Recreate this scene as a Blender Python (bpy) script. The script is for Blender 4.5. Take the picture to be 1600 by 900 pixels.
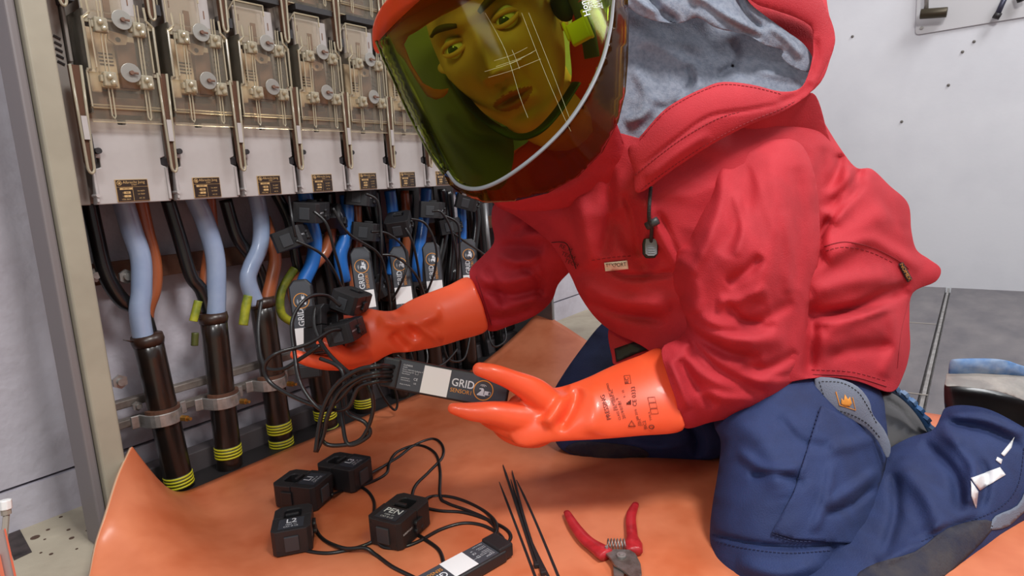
import bpy, bmesh, math, random
import numpy as np
from mathutils import Vector, Matrix, geometry, noise
random.seed(7)
SC = bpy.context.scene
for o in list(bpy.data.objects): bpy.data.objects.remove(o)
COL = SC.collection
# ------------------------------------------------------------------ camera
RC = np.array([[0.5966095526283608, 0.16754103875179996, -0.7848484197898058],
               [-0.8007404052510492, 0.058969254650271065, -0.59610186243995],
               [-0.053589598906623896, 0.9840999071943659, 0.16933849990202415]])
F = 960.325; H = 0.5
CP = np.array([0, 0, H])
cam = bpy.data.cameras.new('camera'); co = bpy.data.objects.new('camera', cam); COL.objects.link(co)
m4 = Matrix([[*RC[0], 0], [*RC[1], 0], [*RC[2], H], [0, 0, 0, 1]])
co.matrix_world = m4
cam.sensor_width = 36; cam.lens = F / 1600 * 36; cam.clip_start = .01
SC.camera = co
# ------------------------------------------------------------------ light
W = bpy.data.worlds.new('world'); SC.world = W; W.use_nodes = True
bg = W.node_tree.nodes['Background']; bg.inputs[0].default_value = (.93, .95, 1, 1); bg.inputs[1].default_value = .38
def area(name, loc, tgt, size, power, col=(1, 1, 1), sy=None):
    l = bpy.data.lights.new(name, 'AREA'); l.energy = power; l.color = col
    l.shape = 'RECTANGLE'; l.size = size; l.size_y = sy or size
    o = bpy.data.objects.new(name, l); COL.objects.link(o); o.location = loc
    o.rotation_euler = (Vector(tgt) - Vector(loc)).to_track_quat('-Z', 'Y').to_euler()
    return o
area('ceiling_light', (.35, -.75, 2.3), (.95, .5, .1), .5, 45, (1, .985, .96))
area('ceiling_light', (2.2, -.9, 2.4), (2.5, .1, .5), .7, 32, (.97, .985, 1))
area('flash_light', (-.25, .15, 1.05), (.8, .7, .3), .25, 4.2, (1, 1, 1))
SC.view_settings.view_transform = 'Standard'; SC.view_settings.look = 'None'
SC.view_settings.gamma = 1; SC.view_settings.use_curve_mapping = False
SC.view_settings.exposure = 0.0
# ------------------------------------------------------------------ pixel helpers
def ray(x, y): return RC @ np.array([x - 800, -(y - 450), -F]) / F
def at(x, y, d): return CP + ray(x, y) * d
def plane(x, y, ax, val):
    r = ray(x, y); return CP + r * ((val - CP[ax]) / r[ax])
def onfloor(x, y, z=0.0): return plane(x, y, 2, z)
# ------------------------------------------------------------------ materials
def srgb(c): return tuple([(v / 255 / 12.92 if v / 255 <= .04045 else ((v / 255 + .055) / 1.055) ** 2.4) for v in c] + [1])
def mat(name, rgb, rough=.6, metal=0.0, var=None, vscale=20, bump=0, bscale=200, spec=.5, coat=0, detail=4, thr=(.4, .65), sheen=0, stretch=None):
    m = bpy.data.materials.new(name); m.use_nodes = True
    nt = m.node_tree; b = nt.nodes['Principled BSDF']
    b.inputs['Base Color'].default_value = srgb(rgb)
    b.inputs['Roughness'].default_value = rough; b.inputs['Metallic'].default_value = metal
    b.inputs['Specular IOR Level'].default_value = spec; b.inputs['Coat Weight'].default_value = coat
    b.inputs['Sheen Weight'].default_value = sheen
    if var or bump:
        tc = nt.nodes.new('ShaderNodeTexCoord'); src = tc.outputs['Object']
        if stretch:
            mp = nt.nodes.new('ShaderNodeMapping'); mp.inputs['Scale'].default_value = stretch
            nt.links.new(src, mp.inputs[0]); src = mp.outputs[0]
    if var:
        n = nt.nodes.new('ShaderNodeTexNoise'); n.inputs['Scale'].default_value = vscale; n.inputs['Detail'].default_value = detail
        n.inputs['Roughness'].default_value = .6
        nt.links.new(src, n.inputs[0])
        r = nt.nodes.new('ShaderNodeValToRGB'); r.color_ramp.elements[0].position = thr[0]; r.color_ramp.elements[1].position = thr[1]
        r.color_ramp.elements[0].color = srgb(rgb); r.color_ramp.elements[1].color = srgb(var)
        nt.links.new(n.outputs[0], r.inputs[0]); nt.links.new(r.outputs[0], b.inputs['Base Color'])
        m['ramp'] = 1
    if bump:
        n2 = nt.nodes.new('ShaderNodeTexNoise'); n2.inputs['Scale'].default_value = bscale; n2.inputs['Detail'].default_value = 3
        nt.links.new(tc.outputs['Object'], n2.inputs[0])
        bp = nt.nodes.new('ShaderNodeBump'); bp.inputs['Strength'].default_value = bump; bp.inputs['Distance'].default_value = .002
        nt.links.new(n2.outputs[0], bp.inputs['Height']); nt.links.new(bp.outputs[0], b.inputs['Normal'])
    return m
def clear(name, rgb, gloss=.12, rough=.08, edge=None):
    m = bpy.data.materials.new(name); m.use_nodes = True; nt = m.node_tree
    nt.nodes.clear(); out = nt.nodes.new('ShaderNodeOutputMaterial')
    t = nt.nodes.new('ShaderNodeBsdfTransparent'); t.inputs[0].default_value = srgb(rgb)
    g = nt.nodes.new('ShaderNodeBsdfGlossy'); g.inputs['Roughness'].default_value = rough
    lw = nt.nodes.new('ShaderNodeLayerWeight'); lw.inputs['Blend'].default_value = gloss
    mx = nt.nodes.new('ShaderNodeMixShader')
    nt.links.new(lw.outputs['Fresnel'], mx.inputs[0]); nt.links.new(t.outputs[0], mx.inputs[1]); nt.links.new(g.outputs[0], mx.inputs[2])
    last = mx
    if edge:
        d = nt.nodes.new('ShaderNodeBsdfDiffuse'); d.inputs[0].default_value = srgb(edge[0])
        m2 = nt.nodes.new('ShaderNodeMixShader'); m2.inputs[0].default_value = edge[1]
        nt.links.new(mx.outputs[0], m2.inputs[1]); nt.links.new(d.outputs[0], m2.inputs[2]); last = m2
    nt.links.new(last.outputs[0], out.inputs[0])
    return m
# ------------------------------------------------------------------ object helpers
def tag(o, label=None, cat=None, group=None, kind=None):
    if label: o['label'] = label
    if cat: o['category'] = cat
    if group: o['group'] = group
    if kind: o['kind'] = kind
    return o
def thing(name, label, cat, loc=(0, 0, 0), group=None, mtx=None):
    o = bpy.data.objects.new(name, None); COL.objects.link(o); o.empty_display_size = .02
    if mtx is not None: o.matrix_world = mtx
    else: o.location = loc
    return tag(o, label, cat, group)
def mk(name, verts, faces, m, parent=None, smooth=False, mats=None, mi=None, world=True):
    """verts are world coordinates when the parent is unrotated (offset by its location) or local when world=False"""
    me = bpy.data.meshes.new(name)
    vs = [tuple(map(float, v)) for v in verts]
    off = Vector((0, 0, 0))
    if parent is not None and world:
        r_ = parent
        while r_.parent is not None: r_ = r_.parent
        off = r_.location.copy()
    if off.length > 0: vs = [(v[0] - off.x, v[1] - off.y, v[2] - off.z) for v in vs]
    me.from_pydata(vs, [], [tuple(int(i) for i in f) for f in faces])
    for mm in (mats or [m]): me.materials.append(mm)
    if mi is not None:
        for p, i in zip(me.polygons, mi): p.material_index = i
    if smooth:
        for p in me.polygons: p.use_smooth = True
    me.update()
    o = bpy.data.objects.new(name, me); COL.objects.link(o)
    if parent is not None: o.parent = parent
    return o
def recalc(o):
    bm = bmesh.new(); bm.from_mesh(o.data); bmesh.ops.recalc_face_normals(bm, faces=bm.faces); bm.to_mesh(o.data); bm.free()
def bevel(o, w=.002, seg=2, angle=35):
    b = o.modifiers.new('bevel', 'BEVEL'); b.width = w; b.segments = seg; b.limit_method = 'ANGLE'; b.angle_limit = math.radians(angle)
    return o
class MB:
    def __init__(s): s.v = []; s.f = []; s.mi = []; s.cur = 0
    def add(s, v, f):
        n = len(s.v); s.v += [tuple(map(float, q)) for q in v]; s.f += [[i + n for i in q] for q in f]; s.mi += [s.cur] * len(f)
        return s
    def box(s, x0, x1, y0, y1, z0, z1, M=None):
        v = [(x, y, z) for x in (x0, x1) for y in (y0, y1) for z in (z0, z1)]
        if M is not None: v = [tuple(M @ Vector(q)) for q in v]
        return s.add(v, [(0, 1, 3, 2), (4, 6, 7, 5), (0, 4, 5, 1), (2, 3, 7, 6), (0, 2, 6, 4), (1, 5, 7, 3)])
    def prism(s, poly, ax, a, b, M=None):
        """poly = 2D points in the plane normal to ax"""
        def p3(q, t):
            r = [q[0], q[1]]; r.insert(ax, t); return tuple(r)
        n = len(poly); v = [p3(q, a) for q in poly] + [p3(q, b) for q in poly]
        if M is not None: v = [tuple(M @ Vector(q)) for q in v]
        f = [list(range(n))[::-1], list(range(n, 2 * n))] + [(i, (i + 1) % n, (i + 1) % n + n, i + n) for i in range(n)]
        return s.add(v, f)
    def cyl(s, p0, p1, r, r1=None, n=16, caps=True):
        return s.tube([p0, p1], [r, r if r1 is None else r1], n, caps)
    def tube(s, pts, r, n=10, caps=True, flat=1.0, nrm=None):
        P = [Vector(p) for p in pts]; k = len(P)
        R = [r] * k if not hasattr(r, '__len__') else list(r)
        t0 = (P[1] - P[0]).normalized()
        up = Vector(nrm) if nrm is not None else (Vector((0, 0, 1)) if abs(t0.z) < .9 else Vector((1, 0, 0)))
        v = []
        for i in range(k):
            t = (P[min(i + 1, k - 1)] - P[max(i - 1, 0)])
            if t.length < 1e-9: t = t0
            t.normalize()
            a = (up - t * up.dot(t));
            if a.length < 1e-6: a = t.orthogonal()
            a.normalize(); up = a if nrm is None else Vector(nrm); b = t.cross(a)
            for j in range(n):
                q = 2 * math.pi * j / n
                v.append(P[i] + (a * math.cos(q) * flat + b * math.sin(q)) * R[i])
        f = [(i * n + j, i * n + (j + 1) % n, (i + 1) * n + (j + 1) % n, (i + 1) * n + j) for i in range(k - 1) for j in range(n)]
        if caps: f += [list(range(n))[::-1], list(range((k - 1) * n, k * n))]
        return s.add(v, f)
    def ball(s, c, r, n=12, sc=(1, 1, 1), M=None):
        v = []; f = []
        for i in range(n + 1):
            th = math.pi * i / n
            for j in range(2 * n):
                ph = math.pi * j / n
                q = Vector((r * sc[0] * math.sin(th) * math.cos(ph), r * sc[1] * math.sin(th) * math.sin(ph), r * sc[2] * math.cos(th)))
                if M is not None: q = M @ q
                v.append(Vector(c) + q)
        for i in range(n):
            for j in range(2 * n):
                f.append((i * 2 * n + j, (i + 1) * 2 * n + j, (i + 1) * 2 * n + (j + 1) % (2 * n), i * 2 * n + (j + 1) % (2 * n)))
        return s.add(v, f)
    def build(s, name, m, parent=None, smooth=False, bev=0, world=True, seg=2, mats=None):
        o = mk(name, s.v, s.f, m, parent, smooth, mats=mats, mi=s.mi if mats else None, world=world)
        recalc(o)
        if bev: bevel(o, bev, seg)
        return o
def spline(pts, n=8, closed=False):
    P = [np.array(p, float) for p in pts]; k = len(P); out = []
    rng = range(k if closed else k - 1)
    for i in rng:
        if closed: a, b, c, d = P[i - 1], P[i], P[(i + 1) % k], P[(i + 2) % k]
        else: a, b, c, d = P[max(i - 1, 0)], P[i], P[i + 1], P[min(i + 2, k - 1)]
        for j in range(n):
            t = j / n
            out.append(.5 * ((2 * b) + (c - a) * t + (2 * a - 5 * b + 4 * c - d) * t * t + (3 * b - a - 3 * c + d) * t ** 3))
    if not closed: out.append(P[-1])
    return out
def lead(pts, r=.0022, n=7, k=8):
    mb = MB(); mb.tube(spline(pts, k), r, n); return mb
def frame_at(x, y, d, ang=0, tx=0, ty=0):
    """matrix: local x right in the picture, y up, z towards the viewer, turned by ang"""
    M = Matrix([[*RC[0]], [*RC[1]], [*RC[2]]])
    M = M @ Matrix.Rotation(math.radians(ang), 3, 'Z') @ Matrix.Rotation(math.radians(ty), 3, 'Y') @ Matrix.Rotation(math.radians(tx), 3, 'X')
    M = M.to_4x4(); M.translation = Vector(at(x, y, d)); return M
def frame_los(x, y, d, ang=0, tx=0, ty=0):
    """like frame_at but facing the eye point along its own line of sight"""
    p = Vector(at(x, y, d)); z = (Vector(CP) - p).normalized(); up = Vector(RC[:, 1]); xa = up.cross(z).normalized(); ya = z.cross(xa)
    M = Matrix((xa, ya, z)).transposed() @ Matrix.Rotation(math.radians(ang), 3, 'Z') @ Matrix.Rotation(math.radians(ty), 3, 'Y') @ Matrix.Rotation(math.radians(tx), 3, 'X')
    M = M.to_4x4(); M.translation = p; return M
def text_geo(s, size=1.0, align='CENTER', font_off=0.0):
    cu = bpy.data.curves.new('txt', 'FONT'); cu.body = s; cu.size = size; cu.align_x = align; cu.align_y = 'CENTER'; cu.offset = font_off
    cu.resolution_u = 3
    o = bpy.data.objects.new('txt', cu); COL.objects.link(o)
    dg = bpy.context.evaluated_depsgraph_get(); me = bpy.data.meshes.new_from_object(o.evaluated_get(dg))
    v = [tuple(q.co) for q in me.vertices]; f = [tuple(p.vertices) for p in me.polygons]
    bpy.data.objects.remove(o); bpy.data.curves.remove(cu); bpy.data.meshes.remove(me)
    return v, f
def add_text(mb, s, size, M, align='CENTER', off=0.0):
    v, f = text_geo(s, size, align, off); mb.add([M @ Vector(q) for q in v], f); return mb
# -------- soft bodies: a closed outline with real thickness found by relaxing a membrane over it
def inpoly(X, Y, P):
    r = np.zeros(X.shape, bool); n = len(P)
    for i in range(n):
        x0, y0 = P[i]; x1, y1 = P[(i + 1) % n]
        if y0 == y1: continue
        c = ((y0 > Y) != (y1 > Y)) & (X < (x1 - x0) * (Y - y0) / (y1 - y0) + x0); r ^= c
    return r
def rbf(ctrl):
    C = np.array(ctrl, float); n = len(C)
    def ph(r): return np.where(r > 0, r * r * np.log(r + 1e-12), 0)
    S = 300.0; X = C[:, :2] / S
    if n < 4:
        if n == 1: return lambda x, y: np.full(np.shape(x), C[0, 2], float)
        A = np.c_[np.ones(n), X]; s = np.linalg.lstsq(A, C[:, 2], rcond=None)[0]
        return lambda x, y: s[0] + s[1] * np.asarray(x) / S + s[2] * np.asarray(y) / S
    K = ph(np.linalg.norm(X[:, None] - X[None], axis=2)) + np.eye(n) * 1e-4; P = np.c_[np.ones(n), X]
    A = np.block([[K, P], [P.T, np.zeros((3, 3))]]); w = np.linalg.solve(A, np.r_[C[:, 2], 0, 0, 0])
    def fn(x, y):
        x = np.asarray(x, float) / S; y = np.asarray(y, float) / S; o = w[n] + w[n + 1] * x + w[n + 2] * y
        for i in range(n): o = o + w[i] * ph(np.hypot(x - X[i, 0], y - X[i, 1]))
        return o
    return fn
def segdist(x, y, pts):
    """distance to polyline, and position 0..1 along it, and the side"""
    best = np.full(x.shape, 1e9); tt = np.zeros(x.shape); sd = np.zeros(x.shape); n = len(pts) - 1
    for i in range(n):
        ax, ay = pts[i]; bx, by = pts[i + 1]; dx, dy = bx - ax, by - ay; L = dx * dx + dy * dy + 1e-9
        t = np.clip(((x - ax) * dx + (y - ay) * dy) / L, 0, 1); d = np.hypot(x - ax - t * dx, y - ay - t * dy)
        k = d < best; best = np.where(k, d, best); tt = np.where(k, (i + t) / n, tt)
        sd = np.where(k, np.sign((x - ax) * dy - (y - ay) * dx), sd)
    return best, tt, sd
class Soft:
    def __init__(s, poly, ctrl, scale=1.0, folds=(), back=1.0, solve=None, step=6, wrinkle=0, wdir=0, wfreq=.02, cap=None, sm=5, power=1.0, base=0.0, hfun=None, dfun=None):
        s.poly = [tuple(p) for p in (spline(poly, sm, True) if sm else poly)]
        sp = s.poly if solve is None else [tuple(p) for p in spline(solve, 4, True)]
        A = np.array(sp); g = 4.0; x0, y0 = A.min(0) - 3 * g; x1, y1 = A.max(0) + 3 * g
        xs = np.arange(x0, x1, g); ys = np.arange(y0, y1, g); X, Y = np.meshgrid(xs, ys)
        I = inpoly(X, Y, sp)
        u = np.zeros(X.shape); n_it = int(2.2 * max(X.shape)) * 3
        par = (np.indices(X.shape).sum(0) % 2).astype(bool); w = 2 / (1 + math.pi / max(X.shape))
        for it in range(n_it):
            for pz in (par, ~par):
                nb = np.zeros_like(u); nb[1:-1, 1:-1] = .25 * (u[:-2, 1:-1] + u[2:, 1:-1] + u[1:-1, :-2] + u[1:-1, 2:] + g * g)
                k = pz & I; u[k] += w * (nb[k] - u[k])
        u = np.maximum(u, 0); s.u = u; s.g = g; s.x0 = x0; s.y0 = y0
        s.D = rbf(ctrl); s.scale = scale; s.back = back; s.folds = folds; s.cap = cap; s.wr = (wrinkle, wdir, wfreq)
        s.step = step; s.base = base; s.hfun = hfun; s.dfun = dfun; s.power = power
    def h(s, x, y):
        x = np.asarray(x, float); y = np.asarray(y, float)
        fx = np.clip((x - s.x0) / s.g, 0, s.u.shape[1] - 1.01); fy = np.clip((y - s.y0) / s.g, 0, s.u.shape[0] - 1.01)
        i = fx.astype(int); j = fy.astype(int); a = fx - i; b = fy - j; U = s.u
        u = U[j, i] * (1 - a) * (1 - b) + U[j, i + 1] * a * (1 - b) + U[j + 1, i] * (1 - a) * b + U[j + 1, i + 1] * a * b
        h = np.sqrt(2 * u) ** s.power
        if s.cap: h = s.cap * np.tanh(h / s.cap)
        return h
    def front(s, x, y):
        """height in picture units above the mid surface, folds included"""
        x = np.asarray(x, float); y = np.asarray(y, float)
        h = s.h(x, y); fade = np.clip(h / 14, 0, 1); e = np.zeros(h.shape)
        for fo in s.folds:
            pts, wd, ht = fo[:3]
            d, t, sd = segdist(x, y, [tuple(p) for p in spline(pts, 5)])
            env = np.clip(np.minimum(t, 1 - t) * 5, 0, 1) ** .7 if len(fo) < 4 or fo[3] != 'full' else 1
            if len(fo) > 3 and fo[3] == 'step':   # one side drops away sharply, the other softly
                ww = np.where(sd > 0, wd * .28, wd * 1.5)
                e += ht * np.exp(-(d / ww) ** 2) * np.clip(np.minimum(t, 1 - t) * 5, 0, 1)
            else: e += 2.1 * ht * np.exp(-(d / wd) ** 2) * env
        if s.wr[0]:
            a, dr, fq = s.wr; c, sn = math.cos(math.radians(dr)), math.sin(math.radians(dr))
            xf = np.atleast_1d(x).ravel(); yf = np.atleast_1d(y).ravel(); o = np.empty(len(xf))
            for k in range(len(xf)):
                p = ((xf[k] * c + yf[k] * sn) * fq * .45, (-xf[k] * sn + yf[k] * c) * fq, a)
                n1 = noise.noise(Vector(p)); n2 = noise.noise(Vector((p[0] * 2.3 + 9, p[1] * 2.3, 3)))
                o[k] = (1 - abs(n1) * 3.2) * .75 + n2 * .5
            e = e + a * o.reshape(h.shape)
        return h * s.scale + s.base + e * fade
    def sd(s, x, y): return float(s.D(x, y)) * (1 - float(s.front(x, y)) / F)
    def pt(s, x, y, off=0.0):
        d0 = s.D(x, y); hh = s.front(x, y)
        return at(float(x), float(y), float(d0) * (1 - float(hh) / F) - off)
    def mesh(s):
        B = s.poly; n = len(B); A = np.array(B); st = s.step
        # resample boundary
        seg = np.linalg.norm(np.roll(A, -1, 0) - A, axis=1); L = np.r_[0, np.cumsum(seg)]; k = max(12, int(L[-1] / (st * .8)))
        tt = np.linspace(0, L[-1], k, endpoint=False); AA = np.vstack([A, A[:1]])
        bx = np.interp(tt, L, AA[:, 0]); by = np.interp(tt, L, AA[:, 1]); Bn = list(zip(bx, by))
        pts = list(Bn)
        T = np.roll(np.array(Bn), -1, 0) - np.roll(np.array(Bn), 1, 0); T /= np.linalg.norm(T, axis=1)[:, None] + 1e-9
        area2 = sum(Bn[i][0] * Bn[(i + 1) % k][1] - Bn[(i + 1) % k][0] * Bn[i][1] for i in range(k)); sg = 1 if area2 > 0 else -1
        N = np.c_[-T[:, 1], T[:, 0]] * sg; Bp = np.array(Bn); acc = []
        def far(q, lst, dmin):
            return not lst or np.min(np.linalg.norm(np.array(lst) - q, axis=1)) > dmin
        for off in (st * .25, st * .7):
            R = Bp + N * off
            ok = inpoly(R[:, 0], R[:, 1], Bn)
            for i in range(k):
                if ok[i]:
                    d = np.min(np.hypot(Bp[:, 0] - R[i, 0], Bp[:, 1] - R[i, 1]))
                    if d > off * .85: acc.append(R[i])
        xs = np.arange(A[:, 0].min(), A[:, 0].max(), st); ys = np.arange(A[:, 1].min(), A[:, 1].max(), st * .87)
        G = np.array([(x + (st / 2 if j % 2 else 0), y) for j, y in enumerate(ys) for x in xs])
        if len(G):
            ok = inpoly(G[:, 0], G[:, 1], Bn); G = G[ok]
            if len(G):
                dm = np.min(np.hypot(G[:, None, 0] - Bp[None, :, 0], G[:, None, 1] - Bp[None, :, 1]), axis=1); acc += list(G[dm > st * 1.25])
        allp = [Vector(p) for p in pts + [tuple(q) for q in acc]]
        vv, ee, ff, ov, oe, of = geometry.delaunay_2d_cdt(allp, [(i, (i + 1) % k) for i in range(k)], [], 1, 1e-5)
        V = np.array([(q.x, q.y) for q in vv]); x = V[:, 0]; y = V[:, 1]
        d0 = s.D(x, y); hf = s.front(x, y); hb = s.h(x, y) * s.scale * s.back + s.base
        fr = [at(x[i], y[i], d0[i] * (1 - hf[i] / F)) for i in range(len(x))]
        bk = [at(x[i], y[i], d0[i] * (1 + hb[i] / F)) for i in range(len(x))]
        nv = len(x); faces = [list(f) for f in ff] + [[i + nv for i in f[::-1]] for f in ff]
        cnt = {}
        for f in ff:
            for a in range(len(f)):
                e = (f[a], f[(a + 1) % len(f)]); cnt[e] = 1
        for (a, b) in cnt:
            if (b, a) not in cnt: faces.append([a, b, b + nv, a + nv][::-1])
        return fr + bk, faces
    def build(s, name, m, parent=None, smooth=True, merge=.0006):
        v, f = s.mesh(); o = mk(name, v, f, m, parent, smooth)
        bm = bmesh.new(); bm.from_mesh(o.data); bmesh.ops.remove_doubles(bm, verts=bm.verts, dist=merge); bmesh.ops.recalc_face_normals(bm, faces=bm.faces); bm.to_mesh(o.data); bm.free()
        return o
def join(objs, name):
    """several bodies of one part into the first one's mesh"""
    bm = bmesh.new()
    for o in objs: bm.from_mesh(o.data)
    bm.to_mesh(objs[0].data); bm.free()
    for o in objs[1:]:
        bpy.data.objects.remove(o)
    objs[0].name = name; return objs[0]
def voxel(o, size=.004, sm=6, fac=.5):
    r = o.modifiers.new('remesh', 'REMESH'); r.mode = 'VOXEL'; r.voxel_size = size; r.use_smooth_shade = True
    s = o.modifiers.new('smooth', 'SMOOTH'); s.iterations = sm; s.factor = fac
    return o
def patch(surf, poly, m, name, parent, off=.0015, step=5, sm=0, th=.0012, up=None):
    """a sheet lying on a soft body, given real thickness; up = lift fn"""
    P = [tuple(p) for p in (spline(poly, sm, True) if sm else poly)]
    A = np.array(P); seg = np.linalg.norm(np.roll(A, -1, 0) - A, axis=1); L = np.r_[0, np.cumsum(seg)]; k = max(len(P), int(L[-1] / step)); AA = np.vstack([A, A[:1]])
    tt = sorted(set(list(np.linspace(0, L[-1], k, endpoint=False)) + list(L[:-1])))
    B = [(float(np.interp(t, L, AA[:, 0])), float(np.interp(t, L, AA[:, 1]))) for t in tt]
    xs = np.arange(A[:, 0].min(), A[:, 0].max(), step); ys = np.arange(A[:, 1].min(), A[:, 1].max(), step)
    G = [(x, y) for x in xs for y in ys if inpoly(np.array([x]), np.array([y]), B)[0] and min(math.hypot(x - q[0], y - q[1]) for q in B) > step * .5]
    vv, ee, ff, _, _, _ = geometry.delaunay_2d_cdt([Vector(p) for p in B + G], [(i, (i + 1) % len(B)) for i in range(len(B))], [], 1, 1e-5)
    f0 = [surf.pt(q.x, q.y, off + (up(q.x, q.y) if up else 0)) for q in vv]
    o = mk(name, f0, [list(f) for f in ff], m, parent, True)
    s = o.modifiers.new('solidify', 'SOLIDIFY'); s.thickness = th; s.offset = 0
    return o
def surf_line(mb, surf, pts, r=.0006, off=.0004, n=5, k=6):
    mb.tube([surf.pt(p[0], p[1], off) for p in spline(pts, k)], r, n); return mb
def stitch(mb, surf, pts, r=.0006, off=.0004, dash=5, gap=3):
    P = [tuple(p) for p in spline(pts, 8)]; A = np.array(P); L = np.r_[0, np.cumsum(np.linalg.norm(np.diff(A, axis=0), axis=1))]
    t = 0
    while t < L[-1] - dash:
        q = [(np.interp(v, L, A[:, 0]), np.interp(v, L, A[:, 1])) for v in (t, t + dash)]
        mb.tube([surf.pt(p[0], p[1], off) for p in q], r, 4); t += dash + gap
    return mb
def surf_text(mb, surf, s, x, y, size, ang=0, off=.001, sx=1.0):
    v, f = text_geo(s, size); c, sn = math.cos(math.radians(ang)), math.sin(math.radians(ang))
    mb.add([surf.pt(x + (q[0] * sx * c - q[1] * sn), y - (q[0] * sx * sn + q[1] * c), off) for q in v], f); return mb
# ================================================================== materials
m_wallL = mat('plaster_grey', (190, 185, 194), .75, var=(170, 163, 172), vscale=11, bump=1.6, bscale=34, detail=6, thr=(.45, .8))
m_wallR = mat('plaster_white', (216, 216, 220), .7, var=(206, 206, 211), vscale=2.5, bump=.12, bscale=90)
m_floor = mat('screed', (182, 172, 152), .8, var=(162, 150, 132), vscale=6, bump=.5, bscale=60)
m_tile = mat('dark_rubber', (88, 84, 88), .42, var=(118, 112, 112), vscale=5, bump=.15, bscale=40, stretch=(1, 2.5, 1), thr=(.35, .75))
m_tilejoint = mat('joint_pale', (150, 143, 135), .7)
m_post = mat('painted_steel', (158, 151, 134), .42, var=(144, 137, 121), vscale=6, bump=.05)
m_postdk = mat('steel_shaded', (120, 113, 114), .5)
m_dark = mat('dark_steel', (38, 35, 36), .5)
m_zinc = mat('zinc', (178, 175, 172), .38, .65, var=(140, 135, 130), vscale=30)
m_rail = mat('rail_steel', (150, 142, 134), .5, .4, var=(112, 102, 96), vscale=18)
m_copper = mat('old_copper', (120, 84, 66), .5, .35, var=(84, 60, 50), vscale=14)
m_brass = mat('brass', (170, 125, 60), .4, .8)
m_sidepanel = mat('galvanised', (150, 150, 150), .35, .5, var=(128, 128, 130), vscale=5)
m_plate = mat('plate_grey', (172, 166, 164), .5, var=(160, 153, 150), vscale=8)
m_plate2 = mat('housing_grey', (132, 124, 118), .55)
m_plaque = mat('plaque_brown', (44, 32, 26), .4)
m_gold = mat('plaque_gold', (190, 155, 105), .4)
m_cream = mat('cream_plastic', (216, 202, 176), .5, var=(190, 165, 135), vscale=15)
m_inner = mat('inner_brown', (128, 92, 72), .6, var=(90, 62, 48), vscale=18)
m_disc = mat('disc_metal', (150, 147, 140), .38, .45)
m_clear = clear('clear_amber', (247, 243, 236), .2, .06, edge=((228, 220, 204), .07))
m_rib = clear('amber_rib', (240, 230, 208), .4, .12, edge=((232, 222, 196), .33))
m_amber = clear('amber_arm', (214, 184, 158), .2, .1, edge=((112, 84, 70), .55))
m_sheath = mat('black_sheath', (26, 21, 19), .28, var=(44, 27, 18), vscale=14, coat=.3, thr=(.45, .75))
m_blackcab = mat('black_core', (20, 19, 20), .3, coat=.25)
m_bluegrey = mat('blue_grey_core', (150, 163, 188), .3, coat=.3, var=(132, 148, 178), vscale=10)
m_blue = mat('blue_core', (38, 108, 190), .35, coat=.25)
m_brown = mat('brown_core', (152, 82, 48), .35, coat=.25)
m_yellow = mat('yellow_stripe', (198, 192, 36), .45)
m_green = mat('green_stripe', (110, 122, 36), .5, var=(160, 160, 40), vscale=40)
m_dkstripe = mat('dark_stripe', (72, 76, 30), .5)
m_abs = mat('black_plastic', (34, 33, 35), .45, bump=.1, bscale=900)
m_abs2 = mat('charcoal_plastic', (58, 60, 64), .45)
m_lab = mat('label_charcoal', (66, 69, 76), .5)
m_white = mat('white_sticker', (236, 236, 236), .5)
m_ink = mat('black_ink', (22, 20, 20), .6)
m_lightink = mat('pale_ink', (215, 218, 222), .5)
m_orangeink = mat('orange_ink', (226, 150, 60), .5)
m_lead = mat('lead_rubber', (24, 23, 24), .35, coat=.15)
m_mat = mat('insulating_rubber', (222, 132, 92), .38, var=(196, 100, 60), vscale=6, bump=.18, bscale=25, thr=(.38, .66))
m_matedge = mat('rubber_edge', (196, 160, 130), .7)

# ================================================================== the room
def slab(name, x0, x1, y0, y1, z0, z1, m):
    o = MB().box(x0, x1, y0, y1, z0, z1).build(name, m); return tag(o, kind='structure')
YW = 1.185; XR = 2.92
slab('floor', -1.5, 3.1, .56, 1.5, -.1, 0, m_floor)
slab('floor', -1.5, .45, -2.2, .56, -.1, 0, m_floor)
o = slab('wall_back', -1.5, 3.1, YW, YW + .15, .071, 2.3, m_wallL)
slab('wall_right', XR, XR + .15, -2.2, YW, 0, 2.3, m_wallR)
slab('baseboard_back', -1.5, XR, YW - .004, YW + .15, 0, .066, m_wallL)
o = slab('trim_1', -1.5, XR, YW + .012, YW + .15, .064, .073, m_ink)
# dark sheet floor on the right: panels with an open joint
tiles = [(.452, 1.55), (1.553, 2.1), (2.103, XR)]
mb = MB()
# joint runs along X, from the camera side to the wall
jy = onfloor(1460, 545)[1]
o = slab('floor', .45, XR, jy + .009, .56, -.1, 0, m_tile)
o = slab('floor', .45, XR, -2.2, jy - .009, -.1, 0, m_tile)
mb = MB().box(.45, XR, jy - .0035, jy + .0035, -.02, -.002); mb.box(.45, XR, jy - .0095, jy + .0095, -.1, -.02)
o = mb.build('trim_2', m_zinc); tag(o, kind='structure')
mb = MB()
for a, b in (((1365, 500), (1463, 507)), ((1395, 611), (1450, 618))):
    p = onfloor(*a); q = onfloor(*b); p[2] = q[2] = .0006
    mb.tube([p, q], .0016, 4)
o = mb.build('trim_3', m_tilejoint); tag(o, kind='structure')
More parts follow.
